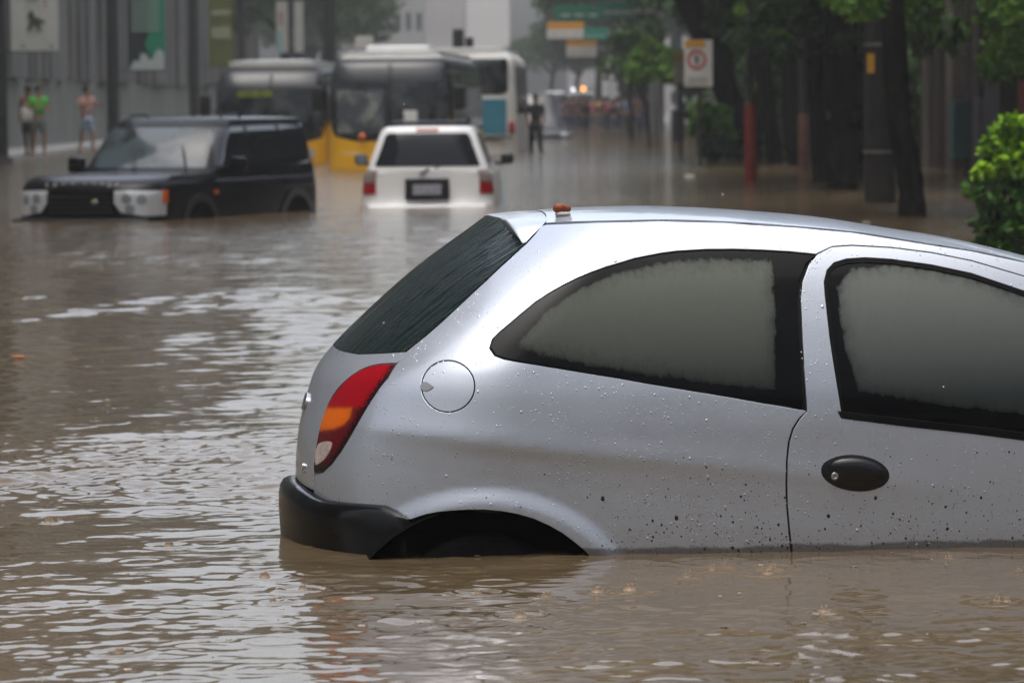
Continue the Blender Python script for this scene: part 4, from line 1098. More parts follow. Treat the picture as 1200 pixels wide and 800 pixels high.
# poles and banners along the left kerb
POLE = noisy('pole_paint', (.016, .017, .016), (.028, .028, .027), 3, .5)
def lamp_pole(px, D, r, label):
    X = at(px, 150, D).x
    p = thing('street_pole', label, 'pole', (X, D, 0), 0, 'poles along the left kerb')
    MB().lathe([(r * 1.05, -.6), (r, .3), (r * .8, 7.5), (r * .7, 8)], n=16).build('shaft', POLE, p, True)
    MB().lathe([(r * 1.7, -.6), (r * 1.7, .06), (r * 1.5, .12)], n=16).build('base_collar', POLE, p, True)
    MB().tube([(0, 0, 7.8), (.8, 0, 8.3), (1.7, 0, 8.4)], [.06, .05, .04], 8).build('lamp_arm', POLE, p, True)
    MB().box((2.0, 0, 8.38), (.7, .22, .12), .04).build('lamp_head', POLE, p, True)
    return p, X
def banner(px0, px1, D, ybot, H, m, label, deco=None):
    a = at(px0, ybot, D - .1); b_ = at(px1, ybot, D - .1); w_ = b_.x - a.x; cx = (a.x + b_.x) / 2
    t_ = thing('street_banner', label, 'banner', (cx, D - .1, a.z), 0, 'banners hung from the poles')
    mb = MB()
    nx_, nz_ = 10, 24; vs = [[mb.bm.verts.new((-w_ / 2 + w_ * i / nx_, .012 * math.sin(i * 1.1 + j * .5), H * j / nz_)) for i in range(nx_ + 1)] for j in range(nz_ + 1)]
    for j in range(nz_):
        for i in range(nx_): mb.bm.faces.new((vs[j][i], vs[j][i + 1], vs[j + 1][i + 1], vs[j + 1][i]))
    r = bmesh.ops.solidify(mb.bm, geom=mb.bm.faces[:], thickness=.006)
    mb.build('cloth', m, t_, True)
    for zz in (0, H): MB().tube([(-w_ / 2 - .25, .0, zz), (w_ / 2, .0, zz)], .015, 6).build('bracket', POLE, t_)
    if deco: deco(t_, w_, H)
    return t_
BW = noisy('banner_white', (.60, .60, .56), (.66, .66, .62), 1, .8)
DKG = mat('print_dark', (.07, .075, .045), .8)
def deco_white(t_, w_, H):
    # a running animal in dark print, small marks at the bottom
    pts = [(-.14, .95), (-.10, 1.02), (-.02, 1.0), (0, .88), (.10, .84), (.26, .76), (.30, .72), (.16, .70), (.14, .62), (.20, .52), (.08, .52), (.04, .64), (-.06, .62), (-.12, .50), (-.20, .52), (-.14, .64), (-.12, .78), (-.18, .86)]
    k = w_ / 1.2
    MB().prism([(x * k, z * k) for x, z in pts], 'y', -.05, -.035).build('printed_animal', DKG, t_)
    for x in (-.3, .42): MB().box((x * k, -.035, .14 * k), (.1 * k, .01, .05)).build('printed_mark', mat('print_grey', (.25, .25, .23), .8), t_)
    MB().box((.28 * k, -.035, 1.3 * k), (.05 * k, .01, .4 * k)).build('printed_column', mat('print_pink', (.45, .30, .27), .8), t_)
    MB().box((-.05 * k, -.035, 1.30 * k), (.3 * k, .01, .08)).build('printed_line', mat('print_grey2', (.3, .3, .28), .8), t_)
GRN = mat('print_green', (.02, .24, .14), .8); SLA = noisy('banner_slate', (.045, .055, .065), (.06, .07, .08), 2, .8)
def deco_green(t_, w_, H):
    MB().prism([(w_ * .1, H * .99), (w_ * .49, H * .99), (w_ * .49, .3), (w_ * .12, .42), (-.05, .75), (.05, 1.0)], 'y', -.045, -.035).build('green_field', GRN, t_)
    for k in range(7): MB().box((-.02, -.05, 1.18 + k * .14), (w_ * .75, .008, .085)).build('printed_line', mat('print_pale', (.22, .32, .27), .8), t_)
    sk = [(-w_ * .48, .02), (w_ * .48, .02), (w_ * .47, .50), (w_ * .36, .62), (w_ * .27, .58), (w_ * .18, .36), (w_ * .08, .30), (0, .48), (-w_ * .14, .50), (-w_ * .2, .26), (-w_ * .34, .30), (-w_ * .4, .12)]
    MB().prism(sk, 'y', -.06, -.05).build('skyline_print', mat('print_sky', (.45, .52, .52), .8), t_)
OLV = noisy('banner_olive', (.20, .22, .07), (.24, .26, .09), 2, .8)
def deco_olive(t_, w_, H):
    for z, hh in ((1.25, .45), (2.0, .2)): MB().box((0, -.035, z), (w_ * .75, .01, hh)).build('printed_block', mat('print_cream', (.34, .36, .24), .8), t_)
def deco_pale(t_, w_, H):
    MB().box((-w_ * .25, -.035, .5), (w_ * .4, .01, 1.0)).build('printed_block', mat('print_aqua', (.30, .50, .52), .8), t_)
    MB().box((-w_ * .1, -.035, 1.6), (w_ * .5, .01, .6)).build('printed_block', mat('print_rose', (.45, .33, .30), .8), t_)
lamp_pole(1, 97, .17, 'dark pole beside the white banner, nearest on the left kerb')
lamp_pole(133, 124, .19, 'dark pole left of the green and slate banner')
lamp_pole(228, 158, .20, 'dark pole left of the olive green banner')
lamp_pole(284, 186, .20, 'thin dark pole right of the olive green banner')
lamp_pole(341, 196, .09, 'thin pole between the two narrow pale banners')
lamp_pole(388, 150, .24, 'grey pole standing between the two yellow buses')
banner(13, 69, 97, 61, 2.9, BW, 'white banner printed with a dark animal, leftmost', deco_white)
banner(150, 194, 124, 83, 3.1, SLA, 'green and slate banner with a pale skyline print', deco_green)
banner(245, 274, 158, 78, 3.4, OLV, 'olive green banner with cream blocks', deco_olive)
banner(324, 338, 196, 62, 2.4, BW, 'narrow pale banner with aqua and rose print', deco_pale)
banner(345, 356, 196, 62, 2.4, BW, 'narrow plain white banner right of the thin pole')

# ------------------------------------------------------------------ people
SKIN = noisy('skin_tan', (.30, .16, .10), (.36, .20, .13), 8, .6); SKIND = noisy('skin_brown', (.13, .065, .04), (.17, .09, .055), 8, .6)
HAIR = mat('dark_hair', (.015, .011, .009), .7)
def skinned(name, verts, edges, radii, m, parent, sub=1, root=0):
    me = bpy.data.meshes.new(name); me.from_pydata(verts, edges, []); o = bpy.data.objects.new(name, me); COL.objects.link(o)
    md = o.modifiers.new('s', 'SKIN'); md.use_smooth_shade = True
    for i, r in enumerate(radii):
        sv_ = me.skin_vertices[0].data[i]; sv_.radius = r if hasattr(r, '__len__') else (r, r); sv_.use_root = (i == root)
    ms = o.modifiers.new('b', 'SUBSURF'); ms.levels = sub; ms.render_levels = sub
    bpy.context.view_layer.update()
    me2 = bpy.data.meshes.new_from_object(o.evaluated_get(bpy.context.evaluated_depsgraph_get())); me2.name = name
    bpy.data.objects.remove(o); me2.materials.clear()
    me2.polygons.foreach_set('use_smooth', [True] * len(me2.polygons))
    q = link(name, me2, None, parent)
    if m: me2.materials.append(m)
    return q
def make_person(root, skin, shirt, shorts, arms='down', stride=.12, bag=False, lean=0.0, long=False):
    """1.70 m figure, feet at z=0, facing -y"""
    L = lean
    pel = (0, 0, .93); wst = (0, L * .3, 1.08); chs = (0, L * .7, 1.30); nck = (0, L * .9, 1.46); hd = (0, L - .02, 1.60); top = (0, L - .01, 1.68)
    V = [pel, wst, chs, nck, (0, L - .015, 1.52), hd, top]; E = [(0, 1), (1, 2), (2, 3), (3, 4), (4, 5), (5, 6)]
    R_ = [(.135, .10), (.125, .09), (.15, .10), (.055, .055), (.06, .065), (.082, .10), (.055, .065)]
    def add(p, r, par): V.append(p); R_.append(r); E.append((par, len(V) - 1)); return len(V) - 1
    hands = []
    for sd in (-1, 1):
        sh = add((sd * .17, L * .75, 1.40), .06, 2)
        if arms == 'down': el, ha = (sd * .225, L * .6 + .03, 1.14), (sd * .20, L * .5 - .08, .90)
        elif arms == 'fold': el, ha = (sd * .26, L * .6 - .02, 1.16), (sd * .05, L * .5 - .24, 1.18)
        elif arms == 'head': el, ha = ((sd * .30, L - .10, 1.30), (sd * .10, L - .16, 1.50)) if sd > 0 else ((sd * .25, .03, 1.14), (sd * .24, -.10, .92))
        else: el, ha = (sd * .28, -.08, 1.18), (sd * .24, -.30, 1.24)
        e_ = add(el, .042, sh); w__ = add(ha, .028, e_)
        d_ = (Vector(ha) - Vector(el)).normalized(); hands.append((Vector(ha), d_, sd))
        pm = add(tuple(Vector(ha) + d_ * .06), (.035, .022), w__)
        for k in range(4):
            side = Vector((0, 1, 0)) if abs(d_.z) > .5 else Vector((1, 0, 0))
            f1 = add(tuple(Vector(ha) + d_ * .10 + side * (k - 1.5) * .018), .009, pm)
        th = add(tuple(Vector(ha) + d_ * .05 + Vector((0, -.045, 0))), .010, w__)
        hp = add((sd * .10, 0, .86), .085, 0)
        st_ = stride * sd
        kn = add((sd * .11, -st_ * .6 - .02, .48), .055, hp); an = add((sd * .11, st_ * -1.0 + .03, .08), .036, kn)
        hl2 = add((sd * .11, -st_ + .05, .035), .035, an); toe = add((sd * .12, -st_ - .14, .025), (.042, .022), an)
    add((0, L - .125, 1.585), .012, 5)     # nose
    b = skinned('body', V, E, R_, skin, root, 2)
    # hair
    MB().ball((0, L + .012, 1.635), .105, 3, (.86, 1.02, .92)).build('hair', HAIR, root, True)
    if shirt:
        v = [(0, 0, .95), (0, L * .3, 1.08), (0, L * .7, 1.30), (0, L * .85, 1.425)]; e = [(0, 1), (1, 2), (2, 3)]; r = [(.165, .125), (.15, .112), (.172, .122), (.085, .08)]
        for sd in (-1, 1):
            v.append((sd * .185, L * .75, 1.39)); r.append(.078); e.append((2, len(v) - 1))
            el = V[[i for i in range(len(V)) if i > 6][0]]
            q = Vector(hands[0 if sd < 0 else 1][0]); 
            elb = {'down': (sd * .225, L * .6 + .03, 1.14), 'fold': (sd * .26, L * .6 - .02, 1.16)}.get(arms, (sd * .27, 0, 1.2))
            s0 = Vector((sd * .185, L * .75, 1.39)); v.append(tuple(s0 + (Vector(elb) - s0) * .75)); r.append(.06); e.append((len(v) - 2, len(v) - 1))
        skinned('shirt', v, e, r, shirt, root, 1)
    if shorts:
        v = [(0, 0, .98), (0, 0, .90)]; e = [(0, 1)]; r = [(.150, .115), (.155, .125)]
        for sd in (-1, 1):
            v.append((sd * .10, -stride * sd * .15, .80)); r.append(.105); e.append((1, len(v) - 1))
            zz = .12 if long else .52; f_ = (.86 - zz) / .38
            v.append((sd * .112, -stride * sd * (.6 if not long else .9) - .01, zz)); r.append(.065 if long else .085); e.append((len(v) - 2, len(v) - 1))
        skinned('trousers' if long else 'shorts', v, e, r, shorts, root, 1)
    return root
def cloth(n, c): return noisy(n, tuple(x * .85 for x in c), c, 6, .85, .3)
g1 = ground(48, 186)
ps = .80
def pthing(label, px, py, D, h_img, group=None, rz=0, zb=None):
    z = zb if zb is not None else 0
    X = at(px, py, D).x; o = thing('person', label, 'person', (X, D, z), rz, group); return o
p1 = pthing('person in a bright green shirt and grey shorts standing on the left pavement', 46, 186, 101, 70, rz=.5, zb=.07); make_person(p1, SKIN, cloth('shirt_green', (.10, .50, .06)), cloth('shorts_grey', (.20, .22, .21)), 'fold', .10)
p2 = pthing('person holding a white bag half hidden behind the green shirt', 34, 186, 102, 70, rz=-.4, zb=.07); make_person(p2, SKIND, cloth('shirt_rust', (.25, .12, .09)), cloth('shorts_dark', (.06, .06, .06)), 'down', .08)
hb_ = thing('carrier_bag', 'white carrier bag held in front of the green shirt person', 'bag', (p2.location.x + .0, p2.location.y - .25, .93)); MB().box((0, 0, .15), (.30, .14, .34), .06, seg=3).build('bag_body', BW, hb_, True)
MB().tube([(-.08, 0, .30), (-.05, 0, .42), (.05, 0, .42), (.08, 0, .30)], .012, 6).build('handles', BW, hb_, True)
p3 = pthing('person with a bare pink torso and light blue shorts on the left pavement', 102, 180, 108, 60, rz=.8, zb=.07); make_person(p3, SKIN, cloth('shirt_pink', (.50, .30, .26)), cloth('shorts_blue', (.30, .38, .52)), 'reach', .14)
tag(p3, 'person in a pale pink top and light blue shorts on the left pavement')
p4 = pthing('person in dark clothes wading alone right of the white coach', 628, 175, 112, 66, rz=.1, zb=-.22); make_person(p4, SKIND, cloth('shirt_black', (.02, .02, .022)), cloth('trousers_black', (.02, .02, .025)), 'down', .16, long=True)

# crowd at the end of the street
proto = []
for i, (arms, lg) in enumerate((('down', True), ('fold', True), ('reach', False), ('head', True))):
    r0 = thing('person', 'x', 'person', (0, 0, -50), 0, 'crowd wading at the far end of the street')
    make_person(r0, SKIN if i % 2 else SKIND, BW, DKG, arms, .08 + .05 * i, long=lg); proto.append(r0)
cols = {'dark grey': (.04, .04, .045), 'black': (.015, .015, .018), 'violet blue': (.12, .10, .75), 'yellow': (.80, .66, .05), 'pink': (.70, .14, .22), 'white': (.82, .82, .82), 'pale blue': (.25, .38, .55), 'red': (.40, .05, .04), 'navy': (.03, .05, .14)}
cm = {k: cloth('crowd_' + k.replace(' ', '_'), v) for k, v in cols.items()}; tm_ = [cloth('trouser_a', (.03, .03, .04)), cloth('trouser_b', (.08, .09, .14)), cloth('trouser_c', (.13, .11, .10))]
r_ = random.Random(21); used = [False] * 4; ncr = 0
seq = ['black', 'dark grey', 'pink', 'navy', 'violet blue', 'violet blue', 'dark grey', 'yellow', 'yellow', 'black', 'white', 'pale blue', 'red', 'white', 'pale blue', 'dark grey', 'black', 'pink']
for k in range(84):
    c = seq[k % len(seq)] if k < 54 else r_.choice(seq); px = 632 + 125 * ((k * .381966) % 1); D = 190 + 45 * r_.random()
    if c == 'yellow': px = 703 + r_.uniform(-4, 4); D = 228
    if c == 'violet blue': px = 677 + r_.uniform(-6, 5); D = 230
    if c in ('pale blue', 'white'): px = 735 + r_.uniform(-10, 22)
    i = k % 4
    o = proto[i] if not used[i] else copy_tree(proto[i]); used[i] = True
    o.location = (at(px, 145, D).x, D, -.22 - .12 * r_.random()); o.rotation_euler = (0, 0, r_.uniform(-2.6, 2.6)); s_ = r_.uniform(.93, 1.06); o.scale = (s_, s_, s_)
    o['label'] = 'person in %s top among the hazy crowd at the end of the street' % ('a ' + c); o['group'] = 'crowd wading at the far end of the street'
    for ch in o.children:
        if ch.name.startswith('shirt') or ch.name.startswith('trousers') or ch.name.startswith('shorts'):
            if len(ch.material_slots):
                ch.material_slots[0].link = 'OBJECT'; ch.material_slots[0].material = cm[c] if ch.name.startswith('shirt') else r_.choice(tm_)

# ------------------------------------------------------------------ far vehicles
def far_car(name, px, D, rz, m, label, zr=1.0, L=4.3, H=.85, cat='car'):
    t_ = thing(name, label, cat, (at(px, 140, D).x, D, 0), rz, 'vehicles behind the crowd')
    a = Hull(L, H, .4, .4, 3, spl([-.5, .2, .35], [H, H, H * .93]), spl([-.5, .35], [0, .05]), spl([-.5, .15, .35], [L, L, L - .3]), .6, .9)
    b = Hull(L * .68, H * .9, .4, .4, 3, spl([.25, .4, zr], [H * .95, H * .9, H * .68]), spl([.25, zr], [0, .35]), spl([.25, .4, zr], [L * .75, L * .70, L * .48]), 1, 1.4)
    body_mesh('lower_body', a, -.45, .36, m, t_, .03, 8, 50); body_mesh('cabin', b, .30, zr - .03, m, t_, .03, 8, 50)
    front_panel('windscreen', b, [(-.6, .42), (.6, .42), (.5, zr - .15), (-.5, zr - .15)], .01, TINT, t_, .15)
    for sd in (False, True):
        panel('side_window', b, zpoly(b, [(.6, .42), (L * .6, .42), (L * .5, zr - .15), (.8, zr - .15)]), [], .01, TINT, t_, res=.15, mirror=sd)
        front_panel('headlight', a, [(-.75, .05), (-.5, .05), (-.5, .2), (-.75, .2)] if sd else [(.5, .05), (.75, .05), (.75, .2), (.5, .2)], .01, CLRG, t_, .1)
    return t_
FW = mat('far_white', (.70, .72, .74), .35, coat=.4); FG = mat('far_silver', (.32, .34, .37), .35, .3, coat=.4); FB = mat('far_dark', (.03, .033, .04), .3, coat=.4)
far_car('parked_van', 624, 150, -PI / 2 + .1, FB, 'dark van just right of the white coach', 1.6, 4.6, .92, 'van')
for (px, D, m, lb, zr, dr) in ((648, 262, FW, 'white van behind the crowd, left of the flashing lights', 1.9, .05), (664, 272, FG, 'silver car behind the crowd left of the flashing lights', 1.25, -.1), (700, 268, FG, 'silver car behind the crowd right of the flashing lights', 1.2, .1), (722, 262, FW, 'white car behind the crowd near the right kerb', 1.3, 0), (747, 215, FW, 'white car parked under the trees at the crowd', 1.0, .15)):
    far_car('stranded_car', px, D, -PI / 2 + dr, m, lb, zr)
tow = far_car('tow_truck', 681, 258, -PI / 2, FW, 'white tow truck with amber and white flashing lights behind the crowd', 1.85, 5.0, .95, 'truck')
lb_ = MB().box((2.6, 0, 1.93), (.25, 1.5, .10), .02).build('light_bar', DPL, tow)
zl = 2.03
MB().ball((2.75, .10, 2.02), .15, 2).build('amber_beacon', mat('beacon_amber', (.8, .3, .02), .3, emit=(1, .36, .05), es=2.2), tow, True)
MB().ball((2.75, -.52, 1.98), .12, 2).build('white_beacon', mat('beacon_white', (.8, .8, .8), .3, emit=(.85, .9, 1), es=1.5), tow, True)

# ------------------------------------------------------------------ far buildings
def building(name, px0, px1, D, H, m, label, floors=6, cols_=5, dep=20, wm=None):
    a = at(px0, 119, D).x; b = at(px1, 119, D).x; t_ = thing(name, label, 'building', ((a + b) / 2, D, 0)); w_ = b - a
    MB().box((0, dep / 2, H / 2 - .5), (w_, dep, H + 1), .05).build('walls', m, t_)
    MB().box((0, dep / 2, H + .4), (w_ + .5, dep + .5, .6), .05).build('cornice', m, t_)
    fh = H / floors
    for i in range(floors):
        for j in range(cols_):
            MB().box((-w_ / 2 + w_ * (j + .5) / cols_, .02, fh * (i + .55)), (w_ / cols_ * .5, .12, fh * .5), .02).build('window', wm or TINT, t_)
BG1 = noisy('far_wall_pale', (.68, .69, .70), (.74, .75, .76), .3, .8); BG2 = noisy('far_wall_mauve', (.42, .41, .42), (.48, .47, .48), .3, .8); BG3 = noisy('far_wall_grey', (.30, .31, .31), (.35, .36, .36), .3, .8)
building('office_block', 548, 598, 420, 26, BG1, 'tall pale slab building rising over the white coach', 2, 2, 20, BG1)
building('office_block', 500, 546, 470, 34, BG2, 'mauve grey tower left of the pale slab building', 8, 5, 20, BG2)
building('office_block', 400, 498, 520, 22, BG3, 'low wide grey building behind the left trees', 5, 8)
building('office_block', 668, 860, 520, 14, BG2, 'wide low grey building closing the street behind the right trees', 3, 10, 20, BG3)

# ------------------------------------------------------------------ trees
def leafmat(n, a, b):
    m = noisy(n, a, b, 1.3, .55, detail=3); return m
LF1 = leafmat('leaf_dark', (.010, .024, .008), (.026, .055, .014)); LF2 = leafmat('leaf_bright', (.06, .14, .018), (.13, .26, .03)); LF3 = leafmat('leaf_mid', (.035, .075, .02), (.07, .13, .035))
BARK = noisy('bark', (.008, .007, .006), (.026, .022, .018), 6, .95, .8, stretch=(1, 1, .3), dist=.05)
def leaves(name, blobs, n, size, seed, parent, m, droop=.3):
    r = np.random.default_rng(seed); V = []; Fc = []
    wts = np.array([b[3] ** 2 for b in blobs]); wts = wts / wts.sum(); ci = r.choice(len(blobs), n, p=wts)
    d = r.normal(size=(n, 3)); d /= np.linalg.norm(d, axis=1, keepdims=True); rad = r.uniform(.35, 1.05, n) ** .6
    C = np.array([b[:3] for b in blobs])[ci] + d * (rad * np.array([b[3] for b in blobs])[ci])[:, None] * np.array([1, 1, .75])
    a = r.normal(size=(n, 3)); a /= np.linalg.norm(a, axis=1, keepdims=True); b = np.cross(a, r.normal(size=(n, 3))); b /= np.linalg.norm(b, axis=1, keepdims=True)
    sz = size * r.uniform(.6, 1.3, n)[:, None]
    nrm = np.cross(a, b)
    P0 = C - a * sz; P1 = C - b * sz * .42 + nrm * sz * .12; P2 = C + a * sz; P3 = C + b * sz * .42 + nrm * sz * .12
    V = np.stack([P0, P1, P2, P3], 1).reshape(-1, 3); me = bpy.data.meshes.new(name)
    me.vertices.add(len(V)); me.vertices.foreach_set('co', V.ravel()); me.loops.add(6 * n); me.polygons.add(2 * n)
    i = np.arange(n) * 4; L_ = np.stack([i, i + 1, i + 2, i, i + 2, i + 3], 1).ravel(); me.loops.foreach_set('vertex_index', L_)
    me.polygons.foreach_set('loop_start', np.arange(2 * n) * 3); me.update(calc_edges=True)
    return link(name, me, m, parent)
def tree_parts(root, seed, trunk_pts, rads, crown_c, crown_r, nleaf, m, size=.13, limbs=5, low=None):
    r = random.Random(seed)
    mb = MB(); tp = [Vector(p) for p in trunk_pts]
    # gnarly trunk: subdivide and jitter
    pts = []; rr = []
    for k in range(len(tp) - 1):
        for q in range(6):
            u = q / 6; p = tp[k].lerp(tp[k + 1], u); r0 = rads[k] * (1 - u) + rads[k + 1] * u
            pts.append(p + Vector((r.uniform(-1, 1), r.uniform(-1, 1), 0)) * r0 * .07); rr.append(r0 * r.uniform(.95, 1.06))
    pts.append(tp[-1]); rr.append(rads[-1]); mb.tube(pts, rr, 12)
    mb.build('trunk', BARK, root, True, angle=80)
    blobs = []
    top = tp[-1]
    mb = MB()
    for k in range(limbs):
        a = 2 * PI * k / limbs + r.uniform(-.4, .4); end = Vector(crown_c) + Vector((math.cos(a), math.sin(a), r.uniform(-.4, .5))) * crown_r * r.uniform(.5, .9)
        mid = top.lerp(end, .5) + Vector((0, 0, r.uniform(.1, .5))); mb = MB(); mb.tube([top - Vector((0, 0, .2)), mid, end], [rads[-1] * .7, rads[-1] * .4, .03], 8).build('limb', BARK, root, True, angle=80)
        blobs.append((*end, crown_r * r.uniform(.35, .55)))
    for k in range(14):
        a = r.uniform(0, 2 * PI); q = crown_r * math.sqrt(r.random()) * .85
        blobs.append((crown_c[0] + q * math.cos(a), crown_c[1] + q * math.sin(a), crown_c[2] + r.uniform(-.6, .6) * crown_r * .7, crown_r * r.uniform(.22, .42)))
    if low: blobs += low
    leaves('crown', blobs, nleaf, size, seed, root, m)
BARK.node_tree.nodes['Principled BSDF'].inputs['Specular IOR Level'].default_value = .04
# near right row: traced trunks (base px, base py, top px at y=0, distance from ground())
specs = [
 (868, 187, 806, .30, 'leaning dark trunk right of the white sign', [(-.3, 0, 2.35, .35)], 'lean'),
 (850, 182, 858, .13, 'thin dark trunk between the leaning tree and the white sign', [], ''),
 (889, 187, 896, .14, 'thin trunk just behind the red painted pole', [], ''),
 (1006, 208, 1012, .17, 'dark trunk just left of the thick grey utility pole', [], ''),
 (908, 190, 882, .18, 'slim dark trunk just right of the red painted pole', [(.1, -.3, 2.3, .45)], ''),
 (933, 193, 930, .27, 'straight dark trunk beside the pinkish post', [], ''),
 (962, 214, 952, .14, 'trunk forking up left of the thickest tree', [(-.3, -.3, 2.2, .35)], ''),
 (986, 222, 985, .25, 'thickest dark trunk in the middle of the right row', [], ''),
 (1069, 253, 1052, .15, 'twisted trunk nearest the camera in the right row', [(.35, -.2, 2.0, .22), (.5, -.2, 1.75, .2)], 'bend'),
]
for i, (bx, by, tx, rd, lb, low, kind) in enumerate(specs):
    g = ground(bx, by); D = g.y; topx = at(tx, 0, D)
    dx = topx.x - g.x
    t_ = thing('street_tree', 'tree with ' + lb, 'tree', (g.x, g.y, 0), 0, 'trees along the right kerb')
    zt_ = topx.z
    tpz = [(0, 0, -.7), (0, 0, .1), (dx * .45, 0, zt_ * .5), (dx, 0, zt_), (dx * 1.3, 0, zt_ + 1.8)]
    if kind == 'lean': tpz = [(0, 0, -.7), (-.02, 0, .5), (-.25, 0, 1.4), (dx, 0, zt_), (dx * 1.8, 0, zt_ + 1.8)]
    if kind == 'bend': tpz = [(.02, 0, -.7), (.0, 0, .3), (-.12, 0, .9), (-.18, 0, 1.5), (-.25, 0, 3.0), (-.2, 0, 4.2)]
    rads = [rd * 1.25, rd * 1.0] + [rd * .95] * (len(tpz) - 3) + [rd * .7]
    tree_parts(t_, 30 + i, tpz, rads, (tpz[-1][0] + (-.6 if i % 2 else .3), 0, tpz[-1][2] + 2.2), 3.2, 9000, (LF1, LF3)[i % 2], .12, 6, [(a + 0, b, c, d) for a, b, c, d in low])
    rq = random.Random(500 + i); sp_ = []
    for k in range(20):
        sp_.append((rq.uniform(-1.2, 1.2), rq.uniform(-1.5, 1.5), zt_ + rq.uniform(-.75, .8) * (1 if k % 3 else .6), rq.uniform(.14, .38)))
    leaves('low_foliage', sp_, 3200, .065, 90 + i, t_, (LF3, LF1, LF2)[i % 3])
# further trees down both sides (copies of a few kinds)
kinds = []
for i in range(3):
    t_ = thing('street_tree', 'x', 'tree', (0, 0, -60), 0, 'trees down the hazy street')
    tree_parts(t_, 60 + i, [(0, 0, -.7), (.1, 0, 1), (-.1, .1, 2.2 + .4 * i), (.1, 0, 3.4)], [.26, .22, .20, .16], (0, 0, 5.6), 3.4, 7000, (LF3, LF1, LF3)[i], .17, 5); kinds.append(t_)
used = [False] * 3; r_ = random.Random(5)
far = [(5.6, 84, .9), (6.4, 98, 1.0), (5.7, 108, .8), (6.0, 122, 1.0), (6.3, 138, 1.0), (5.9, 155, 1.05), (6.4, 172, 1.1), (6.2, 192, 1.1), (6.6, 214, 1.2), (7, 238, 1.2), (7.4, 265, 1.2), (8, 295, 1.3), (11.5, 120, 1.2), (12, 165, 1.3), (13, 220, 1.4),
       (-11.5, 215, .8), (-12, 240, .95), (-11.2, 262, .9), (-12.6, 290, 1.0), (-13.5, 320, 1.0), (-16, 330, 1.1), (9, 330, 1.4), (5.6, 345, .7), (14, 350, 1.6), (3.4, 335, .62), (6.5, 305, .8), (10, 300, 1.0), (-14, 300, .9)]
for k, (X, D, s_) in enumerate(far):
    i = k % 3; o = kinds[i] if not used[i] else copy_tree(kinds[i]); used[i] = True
    X += 1.1 if 0 < X < 9 and D < 180 else 0; o.location = (X, D, -.1); o.rotation_euler = (0, 0, r_.uniform(0, 6)); s_ *= 1.0 if D < 150 else 1.5; o.scale = (s_, s_, s_ * r_.uniform(.95, 1.25))
    o['label'] = ('hazy green tree left of the road beyond the buses' if X < 0 else 'dark leafy tree in the row behind the white sign' if D < 150 else 'hazy tree on the right beyond the crowd')
    o['group'] = 'trees down the left side' if X < 0 else 'trees down the right side' if D < 150 else 'trees far down the right side'

# dense dark hedge standing behind the trunks, beyond the plank wall
for (y0, y1, nm) in ((82, 112, 'dense dark hedge behind the trunks of the right row'), (112, 150, 'dark hedge farther along, left of the leaning tree')):
    t_ = thing('hedge', nm, 'hedge', (8.2, (y0 + y1) / 2, 0)); rq = random.Random(int(y0)); Lh = (y1 - y0) / 2
    bl = [(rq.uniform(-1.2, 1.2), rq.uniform(-Lh, Lh), rq.uniform(.2, 4.5), rq.uniform(.7, 1.2)) for _ in range(110)]
    leaves('foliage', bl, 26000, .16, int(y0), t_, LF3)
    mb = MB()
    for k in range(9): MB().tube([(rq.uniform(-.6, .6), -Lh + (k + .5) * Lh / 4.5, -.6), (rq.uniform(-.6, .6), -Lh + (k + .5) * Lh / 4.5, 3.5)], [.10, .05], 7).build('stem', BARK, t_, True)

# poles on the right
REDP = noisy('red_paint', (.15, .022, .014), (.21, .035, .022), 5, .6); GP = noisy('pole_grey', (.05, .048, .042), (.09, .085, .075), 3, .7, stretch=(1, 1, .3))
g = ground(880, 214); t_ = thing('marker_pole', 'grey pole painted orange red at its foot, among the trees', 'pole', (g.x, g.y, 0))
MB().lathe([(.10, -.6), (.10, 1.14), (.06, 1.25)], n=16).build('red_base', REDP, t_, True); MB().lathe([(.045, 1.2), (.04, 6)], n=12).build('shaft', GP, t_, True)
g = ground(942, 203); t_ = thing('marker_pole', 'pale post with a pinkish foot behind the thickest tree', 'pole', (g.x, g.y, 0))
MB().lathe([(.10, -.6), (.09, 1.0), (.06, 1.05)], n=14).build('pink_base', noisy('faded_pink', (.09, .045, .036), (.13, .065, .05), 4, .7), t_, True); MB().lathe([(.06, 1.0), (.08, 1.6), (.10, 2.2), (.1, 5)], n=14).build('shaft', noisy('pale_bark', (.035, .032, .028), (.06, .055, .05), 4, .8), t_, True)
g = ground(1031, 238); t_ = thing('utility_pole', 'thick straight grey pole with a yellow tag', 'pole', (g.x, g.y, 0))
MB().lathe([(.20, -.6), (.195, 0), (.17, 5), (.15, 8)], n=20).build('shaft', noisy('pole_concrete', (.014, .013, .012), (.032, .030, .027), 3, .8, stretch=(1, 1, .4)), t_, True)
q = at(1019, 75, g.y); MB().box((q.x - g.x, -.19, q.z), (.09, .02, .24), .005).build('yellow_tag', mat('tag_yellow', (.45, .24, .02), .6), t_)
for zz in (1.95, .62): MB().lathe([(.20, zz), (.20, zz + .04)], n=20).build('steel_band', STEEL, t_, True)

